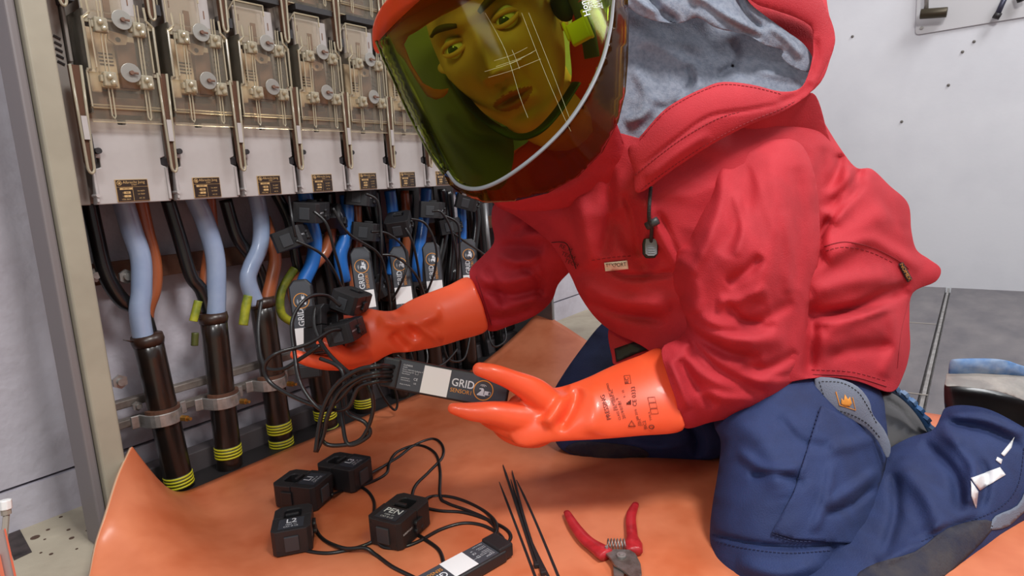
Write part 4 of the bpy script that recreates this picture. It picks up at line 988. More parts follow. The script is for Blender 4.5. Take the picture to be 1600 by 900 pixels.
S = [(1120, 245), (1160, 222), (1205, 214), (1250, 224), (1272, 270), (1280, 330), (1280, 400), (1268, 450), (1262, 500), (1262, 550), (1250, 590), (1215, 622), (1160, 648), (1110, 660), (1068, 668), (1056, 625), (1044, 590), (1034, 545), (1062, 528), (1073, 510), (1066, 480), (1050, 440), (1050, 395), (1062, 350), (1085, 305), (1102, 270)]
Ssol = S[:13] + [(1110, 664), (1030, 690), (980, 640), (985, 560), (1034, 532)] + S[18:]
sleeve = Soft(S, [(1200, 225, .895), (1270, 330, .925), (1110, 260, .90), (1150, 400, .87), (1240, 540, .93), (1160, 600, .90), (1050, 600, .90), (1060, 450, .90)], scale=.85, folds=Sfold, solve=Ssol, wrinkle=3.6, wdir=70, wfreq=.022, step=4.5)
j2 = sleeve.build('sleeve', m_red, pr)
Ffold = [([(770, 400), (800, 385), (850, 390)], 9, -7), ([(745, 430), (790, 440), (850, 425)], 10, 8), ([(755, 450), (800, 462), (850, 450)], 6, -7), ([(790, 340), (820, 360), (870, 370)], 12, 6), ([(765, 480), (800, 478), (850, 462)], 9, 6), ([(770, 390), (805, 410), (845, 400)], 8, 6), ([(755, 420), (775, 445), (790, 480)], 6, -6), ([(800, 365), (840, 350), (880, 345)], 8, -6), ([(810, 415), (840, 435), (845, 470)], 6, -6), ([(760, 500), (800, 495), (835, 480)], 6, -4)]
FA = [(775, 316), (768, 345), (772, 378), (752, 402), (736, 418), (734, 434), (745, 470), (761, 516), (800, 508), (838, 492), (862, 470), (872, 445), (890, 425), (915, 400), (920, 340), (880, 300), (820, 296)]
fsol = [(775, 312), (765, 345), (766, 376), (740, 400), (700, 420), (690, 450), (700, 500), (730, 535), (800, 512), (840, 496), (866, 472), (876, 447), (900, 432), (960, 400), (960, 340), (880, 290), (820, 290)]
far = Soft(FA, [(800, 330, 1.08), (750, 470, 1.13), (860, 460, 1.10), (900, 380, 1.03), (830, 420, 1.08)], scale=.8, folds=Ffold, solve=fsol, wrinkle=4, wdir=25, wfreq=.03, step=4.5)
j3 = far.build('sleeve', m_red, pr)
# collar in front of the neck, seen through the shield
collar = Soft([(778, 318), (772, 285), (790, 255), (820, 225), (850, 200), (880, 160), (893, 120), (890, 60), (905, 0), (950, -20), (958, 40), (952, 120), (960, 180), (975, 225), (985, 280), (900, 320), (830, 330)], [(800, 290, .85), (900, 200, .80), (980, 200, .82)], scale=.35,
              folds=[([(830, 230), (880, 250), (930, 210)], 9, 5), ([(800, 290), (860, 290), (920, 260)], 9, -6), ([(985, 110), (975, 190), (990, 260)], 8, -4)], wrinkle=2, step=5)
j4 = collar.build('collar', m_red, pr)
jacket = join([j1, j2, j3, j4], 'jacket')
# lower flap with hook tape
flap = Soft([(950, 522), (958, 506), (985, 500), (1030, 500), (1050, 545), (1010, 552), (963, 570), (956, 556)], [(960, 540, 1.0), (1030, 520, .985), (1000, 510, 1.0)], scale=.25)
fp = flap.build('front_flap', m_red, jacket)
patch(flap, [(960, 545), (1000, 531), (1031, 524), (1032, 541), (995, 552), (963, 566)], m_black, 'hook_tape', jacket, .002)
# seams and stitches
mb = MB()
for pts in ([(1288, 385), (1320, 378), (1360, 386), (1400, 405), (1420, 420)], [(1270, 585), (1330, 588), (1385, 604)], [(1420, 470), (1408, 520), (1402, 575)]): surf_line(mb, torso, pts, .0008, .0006)
for pts in ([(1268, 578), (1330, 581), (1390, 597)], [(1290, 392), (1320, 386), (1360, 394), (1400, 413)], [(925, 407), (960, 402), (990, 400)]): stitch(mb, torso, pts, .0006, .0006)
surf_line(mb, far, [(768, 508), (756, 470), (744, 432)], .0008, .0005)
mb.build('seam', m_seam, jacket)
# small woven labels
lab = patch(torso, [(944, 411), (980, 407), (982, 420), (946, 424)], mat('label_cream', (232, 222, 210), .6), 'cloth_label', jacket, .003, step=4)
mb = MB(); surf_text(mb, torso, 'TEXPORT', 962.5, 414.5, 9.0, 5, .0042, .82); mb.build('lettering', m_ink, jacket)
patch(torso, [(1404, 413), (1411, 410), (1425, 436), (1418, 441)], m_black, 'side_label', jacket, .004, step=4)
mb = MB(); surf_text(mb, torso, 'NOMEX', 1415, 425, 7.5, -62, .0056, 1.1); mb.build('lettering', m_orangeink, jacket)
mb = MB()
for k, (s_, x, y) in enumerate((('RE. M', 884, 388), ('TEAM', 888, 400), ('TECH', 893, 411))): surf_text(mb, far if k < 0 else torso, s_, x, y, 9, -22, .006, 1.0)
surf_line(mb, torso, [(862, 379), (884, 380), (893, 400), (900, 420)], .0008, .006)
mb.build('lettering', mat('dark_print', (60, 14, 18), .7), jacket)
# cord, lock and toggle
cdp = [(1017, 292), (1015, 315), (1014, 340), (1018, 356), (1017, 378)]
mb = MB(); mb.tube([torso.pt(x, y, .008) for x, y in spline(cdp, 6)], .0026, 8)
cord = mb.build('drawcord', mat('cord', (40, 38, 40), .7, bump=.8, bscale=400), pr, True)
mb = MB(); a = torso.pt(1010, 354, .013); b = torso.pt(1028, 344, .014); mb.cyl(a, b, .0055, n=12); mb.build('cord_lock', m_abs2, cord, True)
c = torso.pt(1016, 388, .012); M = Matrix([[*RC[0]], [*RC[1]], [*RC[2]]]).to_4x4(); M.translation = Vector(c)
mb = MB(); mb.prism([(-.009, .014), (.009, .014), (.011, .006), (.0105, -.008), (.006, -.014), (-.006, -.014), (-.0105, -.008), (-.011, .006)], 2, -.004, .003, M); tg = mb.build('toggle', m_black, cord, bev=.002)
mb = MB(); mb.prism([(-.007, .013), (.007, .013), (.0085, .004), (.008, -.008), (.004, -.011), (-.004, -.011), (-.008, -.008), (-.0085, .004)], 2, .003, .006, M)
mb.box(-.005, .005, -.001, 0, .006, .0068, M); mb.box(-.005, .005, -.004, -.003, .006, .0068, M); mb.box(-.005, .005, -.007, -.006, .006, .0068, M); mb.build('toggle_button', mat('toggle_grey', (122, 126, 134), .4), cord, bev=.0008)

# ---- hood
HB = Soft([(940, -90), (1150, -110), (1270, -50), (1296, 25), (1304, 60), (1298, 90), (1272, 140), (1180, 190), (1060, 240), (990, 240), (950, 150)], [(1000, 100, 1.08), (1270, 50, 1.02), (1150, -50, 1.08), (1050, 220, 1.0)], scale=.35, back=1.0)
hb = HB.build('hood', m_red, pr)
yoke = Soft([(990, 310), (1053, 250), (1110, 215), (1180, 180), (1250, 150), (1275, 150), (1292, 205), (1296, 232), (1240, 222), (1180, 214), (1120, 232), (1060, 280), (1010, 330)], [(1010, 310, .90), (1180, 200, .87), (1290, 200, .95), (1060, 250, .885)], scale=.30, step=5)
yk = yoke.build('yoke', m_red, pr)
RIM = [(1150, -60), (1220, -60), (1272, -20), (1296, 25), (1305, 58), (1300, 82), (1281, 122), (1266, 145), (1246, 161), (1216, 178), (1167, 197), (1110, 227), (1053, 264), (997, 302), (990, 268), (981, 234), (997, 217), (1034, 175), (1065, 154), (1098, 138), (1129, 128), (1174, 132), (1220, 143), (1250, 138), (1263, 115), (1270, 85), (1270, 62), (1267, 42), (1242, 27), (1210, 16), (1175, 2), (1140, -40)]
rim = Soft(RIM, [(990, 260, .81), (1060, 210, .80), (1150, 160, .81), (1250, 148, .86), (1285, 80, .88), (1240, 0, .86), (1180, -30, .84)], scale=.55, folds=[([(1000, 262), (1060, 215), (1110, 182), (1170, 172), (1230, 160)], 3.0, -2.5), ([(1010, 280), (1060, 240), (1110, 208)], 8, 3), ([(1275, 60), (1277, 90), (1268, 125)], 4, -3), ([(1215, 160), (1245, 150), (1268, 130)], 6, -3)], step=4, sm=4)
rm = rim.build('rim', m_red, pr)
inner = Soft([(1165, -10), (1200, 12), (1245, 28), (1270, 45), (1275, 85), (1268, 100), (1235, 75), (1195, 40), (1160, 5)], [(1220, 50, .915)], scale=.2)
ir = inner.build('inner', m_red, pr)
hood = join([hb, yk, rm, ir], 'hood')
mb = MB(); stitch(mb, rim, [(992, 274), (1030, 243), (1070, 214), (1120, 186), (1160, 174)], .0006, .0005, 4, 2.5); stitch(mb, rim, [(1002, 296), (1053, 259), (1110, 222), (1167, 192), (1216, 172), (1246, 156)], .0006, .0005, 4, 2.5)
stitch(mb, rim, [(1000, 218), (1036, 178), (1067, 157), (1100, 141), (1130, 132), (1174, 136), (1220, 147)], .0006, .0005, 4, 2.5); surf_line(mb, yoke, [(1290, 228), (1240, 217), (1190, 211), (1140, 222), (1090, 252)], .0008, .0005)
mb.build('seam', m_seam, hood)
LF = [([(1000, 60), (1060, 90), (1090, 120), (1085, 150)], 10, 5), ([(1140, 60), (1150, 100), (1120, 125)], 8, -4), ([(1075, 100), (1083, 125), (1070, 145)], 5, -6), ([(1010, 160), (1040, 170), (1060, 160)], 7, -4), ([(990, 100), (1010, 150), (990, 200)], 10, 5), ([(1120, 118), (1140, 105), (1150, 100)], 4, -5), ([(990, 60), (1040, 62), (1110, 80)], 14, 5), ([(975, 190), (1005, 180), (1030, 150)], 8, 5), ([(1180, 110), (1220, 118), (1250, 125)], 7, 4)]
lin = Soft([(930, -60), (1080, -80), (1200, -40), (1265, 60), (1275, 100), (1262, 140), (1222, 150), (1174, 142), (1129, 137), (1098, 148), (1040, 185), (1004, 225), (986, 240), (960, 220), (935, 140)], [(980, 100, .88), (1000, 220, .86), (1100, 60, .93), (1150, 130, .875), (1255, 130, .90), (1230, 60, .93), (1080, -40, .94)], scale=.12, folds=LF, wrinkle=2.6, wdir=40, wfreq=.03, step=4.5)
l1 = lin.build('lining', m_grey, pr)
UP = Soft([(940, -70), (1120, -90), (1150, -40), (1168, 0), (1195, 24), (1228, 48), (1255, 68), (1270, 92), (1264, 112), (1238, 104), (1222, 90), (1222, 78), (1195, 70), (1165, 54), (1120, 44), (1090, 28), (1062, 36), (1030, 34), (1000, 24), (980, 10), (960, 0)], [(980, -10, .84), (1060, 10, .835), (1150, 20, .84), (1240, 85, .875), (1100, -50, .86)], scale=.4,
          folds=[([(1005, -20), (1030, 15), (1060, 36)], 6, -9), ([(1070, -20), (1120, 20), (1180, 50)], 8, 6), ([(1150, -10), (1165, 20), (1190, 45)], 4, -7), ([(1090, 0), (1130, 30), (1190, 62)], 6, -6), ([(1200, 40), (1230, 62), (1255, 90)], 7, 5), ([(985, -10), (1010, 10), (1035, 20)], 6, 5)], wrinkle=2, wdir=30, wfreq=.04, step=4)
l2 = UP.build('lining', m_grey, pr)
lining = join([l1, l2], 'hood_lining')

# ---- trousers
NF = [([(1150, 700), (1200, 735), (1260, 725)], 9, 5), ([(1170, 745), (1215, 740), (1260, 760)], 7, -5), ([(1290, 790), (1330, 765), (1372, 735)], 8, 7), ([(1285, 805), (1330, 790), (1365, 760)], 5, -7), ([(1295, 700), (1330, 695), (1370, 680)], 9, 5), ([(1130, 640), (1200, 700), (1220, 780)], 20, 5), ([(1115, 835), (1180, 850), (1250, 855), (1300, 850)], 4, -5, 'full'),
      ([(1300, 850), (1310, 880), (1300, 920)], 7, -6), ([(1325, 860), (1330, 900), (1320, 950)], 5, -7), ([(1345, 858), (1345, 900), (1340, 950)], 6, -6), ([(1150, 880), (1220, 895), (1290, 880)], 14, 5), ([(1300, 720), (1290, 780), (1270, 830)], 7, 5), ([(1215, 650), (1250, 690), (1300, 700)], 8, -4)]
TH = [(1118, 650), (1126, 690), (1122, 735), (1113, 790), (1109, 835), (1112, 900), (1130, 965), (1200, 1000), (1300, 1000), (1385, 960), (1372, 880), (1368, 835), (1378, 770), (1388, 710), (1384, 650), (1376, 612), (1340, 560), (1260, 540), (1180, 570)]
thigh = Soft(TH, [(1240, 560, .99), (1360, 620, 1.0), (1120, 700, .90), (1240, 760, .87), (1370, 780, .90), (1220, 960, .78), (1120, 880, .83)], scale=.78, folds=NF, wrinkle=2.2, wdir=0, wfreq=.022, step=5)
t1 = thigh.build('trousers', m_navy, pr)
CF = [([(1400, 720), (1450, 780), (1470, 840)], 16, 7), ([(1440, 690), (1490, 740), (1500, 800)], 9, -7), ([(1470, 670), (1520, 720), (1515, 790)], 12, 8), ([(1395, 740), (1400, 800), (1380, 870)], 9, -7), ([(1500, 690), (1540, 740), (1530, 800)], 8, -6), ([(1478, 660), (1540, 672), (1600, 700)], 7, -6), ([(1370, 880), (1430, 850), (1480, 810)], 10, 6), ([(1480, 650), (1540, 655), (1600, 680)], 6, 5), ([(1420, 850), (1470, 830), (1530, 812)], 6, -5)]
CA = [(1360, 740), (1385, 705), (1420, 684), (1457, 672), (1470, 650), (1478, 637), (1507, 633), (1549, 641), (1600, 668), (1650, 700), (1660, 760), (1610, 808), (1560, 848), (1500, 895), (1450, 940), (1380, 985), (1300, 1000), (1240, 950), (1255, 860), (1320, 800)]
csol = [(1360, 735), (1385, 700), (1418, 678), (1450, 660), (1470, 600), (1560, 570), (1680, 600), (1710, 700), (1670, 770), (1610, 812), (1560, 852), (1500, 899), (1450, 944), (1380, 989), (1300, 1004), (1236, 950), (1251, 858), (1316, 798)]
calf = Soft(CA, [(1330, 900, .765), (1480, 880, .79), (1400, 780, .90), (1590, 820, .86), (1540, 640, .99), (1640, 720, .93), (1480, 760, .90)], scale=.62, folds=CF, solve=csol, wrinkle=2.4, wdir=60, wfreq=.022, step=5)
t2 = calf.build('calf', m_navy, pr)
FL = [(938, 508), (958, 500), (1000, 520), (1040, 545), (1090, 600), (1150, 640), (1160, 690), (1120, 716), (1060, 719), (1000, 718), (940, 721), (900, 713), (872, 697), (862, 665), (862, 620), (880, 585), (908, 545)]
farleg = Soft(FL, [(950, 520, 1.20), (1100, 650, 1.10), (1000, 715, 1.115), (890, 690, 1.14), (900, 580, 1.18)], scale=.6, folds=[([(900, 620), (950, 600), (1000, 560)], 9, -5), ([(1060, 640), (1090, 680), (1090, 715)], 8, -6), ([(980, 690), (1030, 700), (1080, 690)], 8, 4)], wrinkle=2, wfreq=.03, step=5)
t3 = farleg.build('far', m_navy, pr)
hips = Soft([(1040, 560), (1150, 520), (1300, 520), (1400, 560), (1400, 620), (1390, 690), (1300, 720), (1120, 710), (1060, 660)], [(1200, 620, 1.16), (1380, 620, 1.16), (1080, 620, 1.14)], scale=.3)
t4 = hips.build('hips', m_navy, pr)
trousers = join([t1, t2, t3, t4], 'trousers')
bm = bmesh.new(); bm.from_mesh(trousers.data); bmesh.ops.delete(bm, geom=[f for f in bm.faces if all(v.co.z < -.001 for v in f.verts)], context='FACES'); bm.to_mesh(trousers.data); bm.free()
kd = patch(farleg, [(884, 700), (905, 690), (950, 692), (1000, 700), (1010, 714), (940, 718), (900, 710)], m_knee, 'knee_patch', trousers, .0012, sm=4)
patch(calf, [(1335, 905), (1370, 880), (1430, 862), (1480, 826), (1540, 812), (1548, 830), (1500, 880), (1462, 910), (1400, 950), (1340, 960)], m_knee, 'knee_patch', trousers, .0012, sm=3)
patch(calf, [(1548, 822), (1556, 806), (1590, 790), (1605, 760), (1620, 740), (1640, 745), (1630, 780), (1600, 800), (1575, 822), (1550, 828)], m_panel, 'shin_patch', trousers, .0012, sm=3)
patch(calf, [(1517, 747), (1562, 730), (1571, 742), (1531, 766)], m_reflect, 'reflective_patch', trousers, .0014)
patch(calf, [(1517, 751), (1528, 768), (1525, 794), (1518, 775)], m_reflect, 'reflective_patch', trousers, .0014)
patch(calf, [(1585, 683), (1580, 700), (1569, 713), (1564, 709)], m_reflect, 'reflective_patch', trousers, .0014)
patch(calf, [(1558, 714), (1566, 718), (1564, 725), (1556, 719)], m_reflect, 'reflective_patch', trousers, .0014)
# pocket with standing flap
pk = patch(thigh, [(1283, 635), (1262, 700), (1240, 770), (1206, 832), (1240, 842), (1340, 850), (1362, 838), (1374, 770), (1385, 712), (1340, 660)], m_navy, 'cargo_pocket', trousers, .003, step=6, th=.003)
FLP = [(1273, 592), (1310, 592), (1340, 604), (1358, 626), (1364, 648), (1382, 672), (1392, 698), (1386, 716), (1372, 690), (1352, 668), (1325, 654), (1302, 646), (1284, 628)]
fw = Soft(FLP, [(1280, 600, thigh.sd(1280, 600) - .004), (1320, 630, thigh.sd(1320, 630) - .010), (1360, 660, thigh.sd(1355, 660) - .02), (1388, 705, thigh.sd(1375, 705) - .02)], scale=.35, step=4, sm=3)
pf = fw.build('pocket_flap', m_panel, trousers)
mb = MB(); stitch(mb, fw, [(1280, 596), (1290, 624), (1305, 639), (1330, 648), (1355, 662), (1376, 685)], .0006, .0005, 3.5, 2.5); stitch(mb, fw, [(1284, 596), (1315, 598), (1340, 612), (1355, 634), (1370, 662)], .0006, .0005, 3.5, 2.5); mb.build('seam', m_ink, trousers)
mb = MB()
for pts in ([(1306, 612), (1312, 633), (1337, 641), (1332, 621)],): mb.tube([fw.pt(x, y, .0009) for x, y in pts], .0008, 5)
mb.build('flame_frame', m_orangeink, trousers)
patch(fw, [(1314, 631), (1315, 622), (1318, 626), (1320, 616), (1325, 624), (1328, 620), (1331, 630), (1328, 635), (1320, 635)], m_orangeink, 'flame_mark', trousers, .0012, step=3, th=.0006)
mb = MB()
stitch(mb, thigh, [(1280, 640), (1262, 700), (1240, 770), (1206, 832)], .0007, .0034, 4, 2.5); stitch(mb, thigh, [(1206, 834), (1240, 845), (1270, 846)], .0007, .0034, 4, 2.5)
stitch(mb, thigh, [(1113, 836), (1160, 848), (1230, 856), (1300, 852)], .0007, .0005, 4, 2.5); stitch(mb, thigh, [(1113, 844), (1160, 856), (1230, 864), (1300, 860)], .0007, .0005, 4, 2.5)
stitch(mb, calf, [(1600, 700), (1590, 760), (1560, 795), (1500, 820), (1440, 846)], .0007, .0005, 4, 2.5)
mb.build('seam', m_navydk, trousers)

# ---- boots
bt = Soft([(1478, 596), (1500, 594), (1560, 600), (1640, 625), (1680, 660), (1680, 740), (1620, 730), (1560, 690), (1500, 670), (1480, 650), (1475, 622)], [(1480, 620, 1.0), (1640, 680, .95), (1560, 640, .98)], scale=.6, step=4).build('boot', m_boot, pr)
g1 = Soft([(1478, 592), (1484, 582), (1530, 580), (1580, 584), (1660, 600), (1690, 640), (1660, 650), (1610, 630), (1560, 612), (1500, 604), (1478, 603)], [(1480, 585, .985), (1480, 603, .945), (1600, 588, .955), (1600, 628, .91), (1680, 610, .94), (1680, 648, .90)], scale=.5, wrinkle=2, wfreq=.04, step=4).build('foot', m_bootgrey, bt)
s1 = Soft([(1482, 582), (1484, 566), (1492, 561), (1540, 560), (1572, 563), (1600, 572), (1670, 590), (1680, 612), (1620, 600), (1570, 590), (1520, 584), (1484, 588)], [(1480, 575, .985), (1600, 580, .955), (1680, 600, .94)], scale=.6, wrinkle=1.5, wfreq=.06, step=4).build('sole', m_sole, bt)
b2 = Soft([(1368, 606), (1395, 612), (1420, 630), (1440, 652), (1456, 676), (1440, 700), (1400, 710), (1372, 690), (1360, 640)], [(1380, 640, 1.06), (1440, 680, 1.05)], scale=.5, folds=[([(1378, 620), (1410, 642), (1436, 676)], 4, -4)], step=4).build('boot', m_boot, pr)
arc = spline([(1378, 604), (1402, 612), (1424, 630), (1442, 652), (1456, 676)], 5)
mb = MB(); mb.tube([at(x, y, 1.055) for x, y in arc], .006, 8, flat=1); ms = mb.build('sole', m_sole, b2, True)
for k in range(1, 20, 3):
    if k < len(arc):
        mb = MB(); p = Vector(at(*arc[k], 1.05)); q = Vector(at(arc[k][0] + 5, arc[k][1] - 4, 1.05)); mb.tube([p, q], .0075, 6); mb.build('tread_lug', m_sole, b2)

# ---- gloves
def chain(pts):
    """a tapered finger: picture x, y, depth, radius in picture units"""
    mb = MB(); S_ = spline([(x, y, d, r) for x, y, d, r in pts], 6)
    P = [at(q[0], q[1], q[2]) for q in S_]; R = [max(1, q[3]) * q[2] / F for q in S_]
    mb.tube(P, R, 14); mb.ball(P[0], R[0], 8); mb.ball(P[-1], R[-1], 8); return mb
NG = [(1033, 545), (998, 556), (954, 573), (920, 589), (888, 601), (866, 606), (840, 604), (815, 612), (798, 622), (790, 640), (792, 672), (804, 692), (824, 698), (859, 691), (900, 688), (940, 686), (998, 681), (1066, 673), (1062, 640), (1050, 590)]
NGs = [(1100, 520), (1033, 541), (998, 552), (954, 569), (920, 585), (888, 598), (866, 603), (840, 601), (812, 608), (795, 619), (787, 640), (788, 674), (803, 696), (824, 702), (859, 695), (900, 692), (940, 690), (998, 685), (1066, 678), (1130, 670), (1140, 590)]
NGf = [([(835, 618), (868, 612), (890, 603)], 8, -6), ([(880, 612), (868, 640), (850, 665)], 12, 8), ([(905, 606), (893, 640), (872, 672)], 8, -7), ([(920, 600), (930, 640), (925, 680)], 16, 3), ([(838, 628), (850, 640), (842, 655)], 6, -5)]
gn = Soft(NG, [(1050, 610, .90), (950, 630, .895), (850, 645, .89), (800, 650, .89)], scale=.72, folds=NGf, solve=NGs, step=4)
g = gn.build('glove', m_glove, pr)
gb = [chain([(749, 577, 0.845, 11.5), (772, 583, 0.847, 14.5), (800, 594, 0.855, 16.5), (835, 612, 0.87, 22.5), (860, 635, 0.885, 25.5)]),
      chain([(708, 638, 0.852, 9.5), (735, 643, 0.854, 14.5), (768, 645, 0.858, 18.5), (800, 650, 0.87, 23.5), (845, 655, 0.885, 27.5)]),
      chain([(745, 640, 0.898, 11.5), (762, 652, 0.89, 14.5), (782, 660, 0.882, 17.5), (815, 668, 0.885, 23.5), (850, 665, 0.89, 23.5)]),
      chain([(755, 632, 0.908, 11.5), (775, 655, 0.912, 14.5), (792, 674, 0.9, 15.5), (822, 680, 0.895, 19.5), (850, 672, 0.895, 19.5)]),
      chain([(768, 634, 0.914, 10.5), (788, 660, 0.925, 13.5), (808, 682, 0.915, 14.5), (840, 684, 0.905, 15.5), (860, 672, 0.9, 15.5)])]
objs = [g] + [m_.build('finger', m_glove, pr, True) for m_ in gb]
glove1 = join(objs, 'glove'); voxel(glove1, .0028, 5, .5)
mb = MB(); prt = m_ink
for s_, x, y, sz, a in (('PRESSING', 947, 636, 9.5, 106), ('EN 60903 IEC 60903', 955, 620, 5.2, 106), ('CLASS 0 RC 1000V AC', 962, 632, 5.2, 106), ('2019/07/01', 972, 640, 6.5, 106), ('6 - 9', 966, 627, 6, 106), ('9 - 10', 975, 615, 5, 106), ('CE 0333', 991, 619, 9, 96), ('EN 388 2016', 996, 652, 5, 104), ('2141X', 1001, 660, 4.5, 104), ('BIC2', 1008, 664, 7, 104), ('TYPE A', 1016, 650, 4.5, 104), ('RC', 980, 594, 8, 96)):
    surf_text(mb, gn, s_, x, y, sz, a, .0012)
def gbox(x0, y0, x1, y1, r=.0003):
    P = [gn.pt(x, y, .001) for x, y in ((x0, y0), (x1, y0 - 1), (x1 + 2, y1 - 1), (x0 + 2, y1), (x0, y0))]; mb.tube(P, r, 4)
gbox(975, 587, 984, 600); 
for k in range(3): gbox(1012 + k * 2, 621 + k * 9, 1023 + k * 2, 629 + k * 9)
P = [gn.pt(x, y, .001) for x, y in ((982, 666), (987, 657), (993, 666), (982, 666))]; mb.tube(P, .0006, 4)
for k, hh in enumerate((3, 5, 7)): P = [gn.pt(980 + k * 2.5, 632, .001), gn.pt(980 + k * 2.5, 632 - hh, .001)]; mb.tube(P, .0009, 4)
P = [gn.pt(1018 + 4 * math.cos(q), 667 + 3 * math.sin(q), .001) for q in [k * math.pi / 6 for k in range(13)]]; mb.tube(P, .0005, 4)
mb.build('lettering', mat('glove_print', (96, 40, 30), .7), glove1)
FG = [(732, 433), (700, 446), (660, 461), (636, 472), (618, 484), (600, 486), (567, 482), (552, 498), (542, 530), (546, 560), (557, 575), (583, 567), (613, 552), (640, 550), (687, 541), (720, 531), (760, 517), (758, 490), (748, 460)]
FGs = [(790, 410), (732, 429), (700, 442), (660, 457), (636, 468), (618, 480), (600, 483), (567, 479), (549, 497), (538, 530), (542, 562), (557, 579), (583, 571), (613, 556), (640, 554), (687, 545), (720, 535), (770, 525), (830, 500), (830, 430)]
FGf = [([(605, 480), (630, 500), (655, 530)], 9, -7), ([(590, 500), (640, 505), (690, 490)], 10, 6), ([(612, 520), (625, 535), (640, 546)], 8, -6), ([(620, 495), (660, 515), (690, 535)], 7, 5), ([(553, 565), (560, 550), (565, 535)], 4, -4)]
gf = Soft(FG, [(750, 475, 1.10), (660, 505, 1.08), (570, 525, 1.06)], scale=.8, folds=FGf, solve=FGs, step=4)
g = gf.build('glove', m_glove, pr)
gb = [chain([(461, 554, 1, 8.3), (480, 561, 1.005, 11.3), (515, 567, 1.02, 12.3), (555, 560, 1.045, 17.3), (580, 545, 1.06, 22.3)]),
      chain([(503, 535, 0.985, 10.3), (520, 543, 0.99, 12.3), (540, 557, 1.01, 14.3), (565, 552, 1.04, 18.3)]),
      chain([(506, 505, 1.07, 10.3), (530, 505, 1.075, 13.3), (560, 510, 1.07, 16.3), (590, 515, 1.07, 20.3)]),
      chain([(505, 525, 1.07, 10.3), (530, 528, 1.075, 13.3), (560, 530, 1.07, 16.3), (590, 525, 1.07, 20.3)]),
      chain([(498, 545, 1.06, 9.3), (525, 548, 1.07, 12.3), (560, 545, 1.07, 15.3), (590, 535, 1.07, 20.3)])]
objs = [g] + [m_.build('finger', m_glove, pr, True) for m_ in gb]
glove2 = join(objs, 'glove'); voxel(glove2, .003, 5, .5)

# ---- head (one surface), eyes, brows
def head():
    a, b, c = .074, .116, .092; nu, nv = 150, 180; V = []
    g = lambda x, y, x0, y0, sx, sy: math.exp(-((x - x0) / sx) ** 2 - ((y - y0) / sy) ** 2)
    for i in range(nv + 1):
        th = math.pi * i / nv; yy = math.cos(th)
        for j in range(nu):
            # denser at the front
            ph = 2 * math.pi * j / nu; ph = ph - .45 * math.sin(ph) * 1.0
            r = math.sin(th) ** .92 if 0 < i < nv else 0
            x = a * r * math.sin(ph); z = c * r * math.cos(ph); y = b * yy
            dn = max(0, -y / b)
            x *= 1 - .30 * dn ** 1.6; z *= 1 - .06 * dn
            if z > 0:
                z += .012 * g(x, y, 0, -.103, .026, .018)                       # chin
                z *= 1 - .10 * g(x, y, .0, .02, .08, .03)
                z += .006 * (g(x, y, .030, .034, .024, .009) + g(x, y, -.030, .034, .024, .009) + g(x, y, 0, .036, .02, .012))
                z -= .0125 * (g(x, y, .033, .016, .017, .012) + g(x, y, -.033, .016, .017, .012))
                z += .0065 * (g(x, y, .032, .016, .0125, .0085) + g(x, y, -.032, .016, .0125, .0085))   # lids over the ball
                z -= .0030 * (g(x, y, .032, .0235, .016, .0022) + g(x, y, -.032, .0235, .016, .0022))
                t = min(1, max(0, (.028 - y) / .056)); w = .0075 + .0055 * t
                if -.040 < y < .036:
                    e = 1 if y > -.026 else max(0, 1 - (-.026 - y) / .011) ** .7; e *= min(1, (.036 - y) / .014)
                    z += (.004 + .0195 * t) * e * math.exp(-(x / w) ** 2)
                z += .0085 * (g(x, y, .0135, -.0275, .0058, .0070) + g(x, y, -.0135, -.0275, .0058, .0070))
                z -= .0045 * (g(x, y, .0065, -.0355, .0035, .0026) + g(x, y, -.0065, -.0355, .0035, .0026))
                z -= .0022 * g(x, y, 0, -.043, .0035, .007)                                              # philtrum
                z -= .0025 * (g(x, y, .024, -.040, .006, .016) + g(x, y, -.024, -.040, .006, .016))
                k = max(0, 1 - (abs(x) / .027) ** 2.2)
                yu = -.0535 + .0022 * math.cos(x * 180) ; z += .0062 * k * math.exp(-((y - yu) / .0048) ** 2) + .0072 * k * math.exp(-((y + .0665) / .0055) ** 2) - .0050 * k * math.exp(-((y + .0598 + .05 * abs(x) * 0) / .0020) ** 2)
                z -= .0045 * g(x, y, 0, -.080, .02, .006)
                z += .004 * (g(x, y, .045, -.012, .018, .018) + g(x, y, -.045, -.012, .018, .018))
            V.append((x, y, z))
    Fc = [(i * nu + j, (i + 1) * nu + j, (i + 1) * nu + (j + 1) % nu, i * nu + (j + 1) % nu) for i in range(nv) for j in range(nu)]
    mi = []
    for f in Fc:
        x = sum(V[k][0] for k in f) / 4; y = sum(V[k][1] for k in f) / 4; z = V[f[0]][2]
        k = 1 - (abs(x) / .0255) ** 2
        up_ = -.0598 + .0085 * max(0, k) ** .7 - (.0015 if abs(x) < .003 else 0); lo_ = -.0598 - .0125 * max(0, k) ** .8
        mi.append(1 if (z > 0 and k > 0 and lo_ < y < up_) else 0)
    return V, Fc, mi
HM = frame_los(780, 60, .705, 28, 1, -13) @ Matrix.Scale(.97, 4)
V, Fc, mi = head()
mb = MB(); mb.v = [HM @ Vector(v) for v in V]; mb.f = [list(f) for f in Fc]; mb.mi = mi
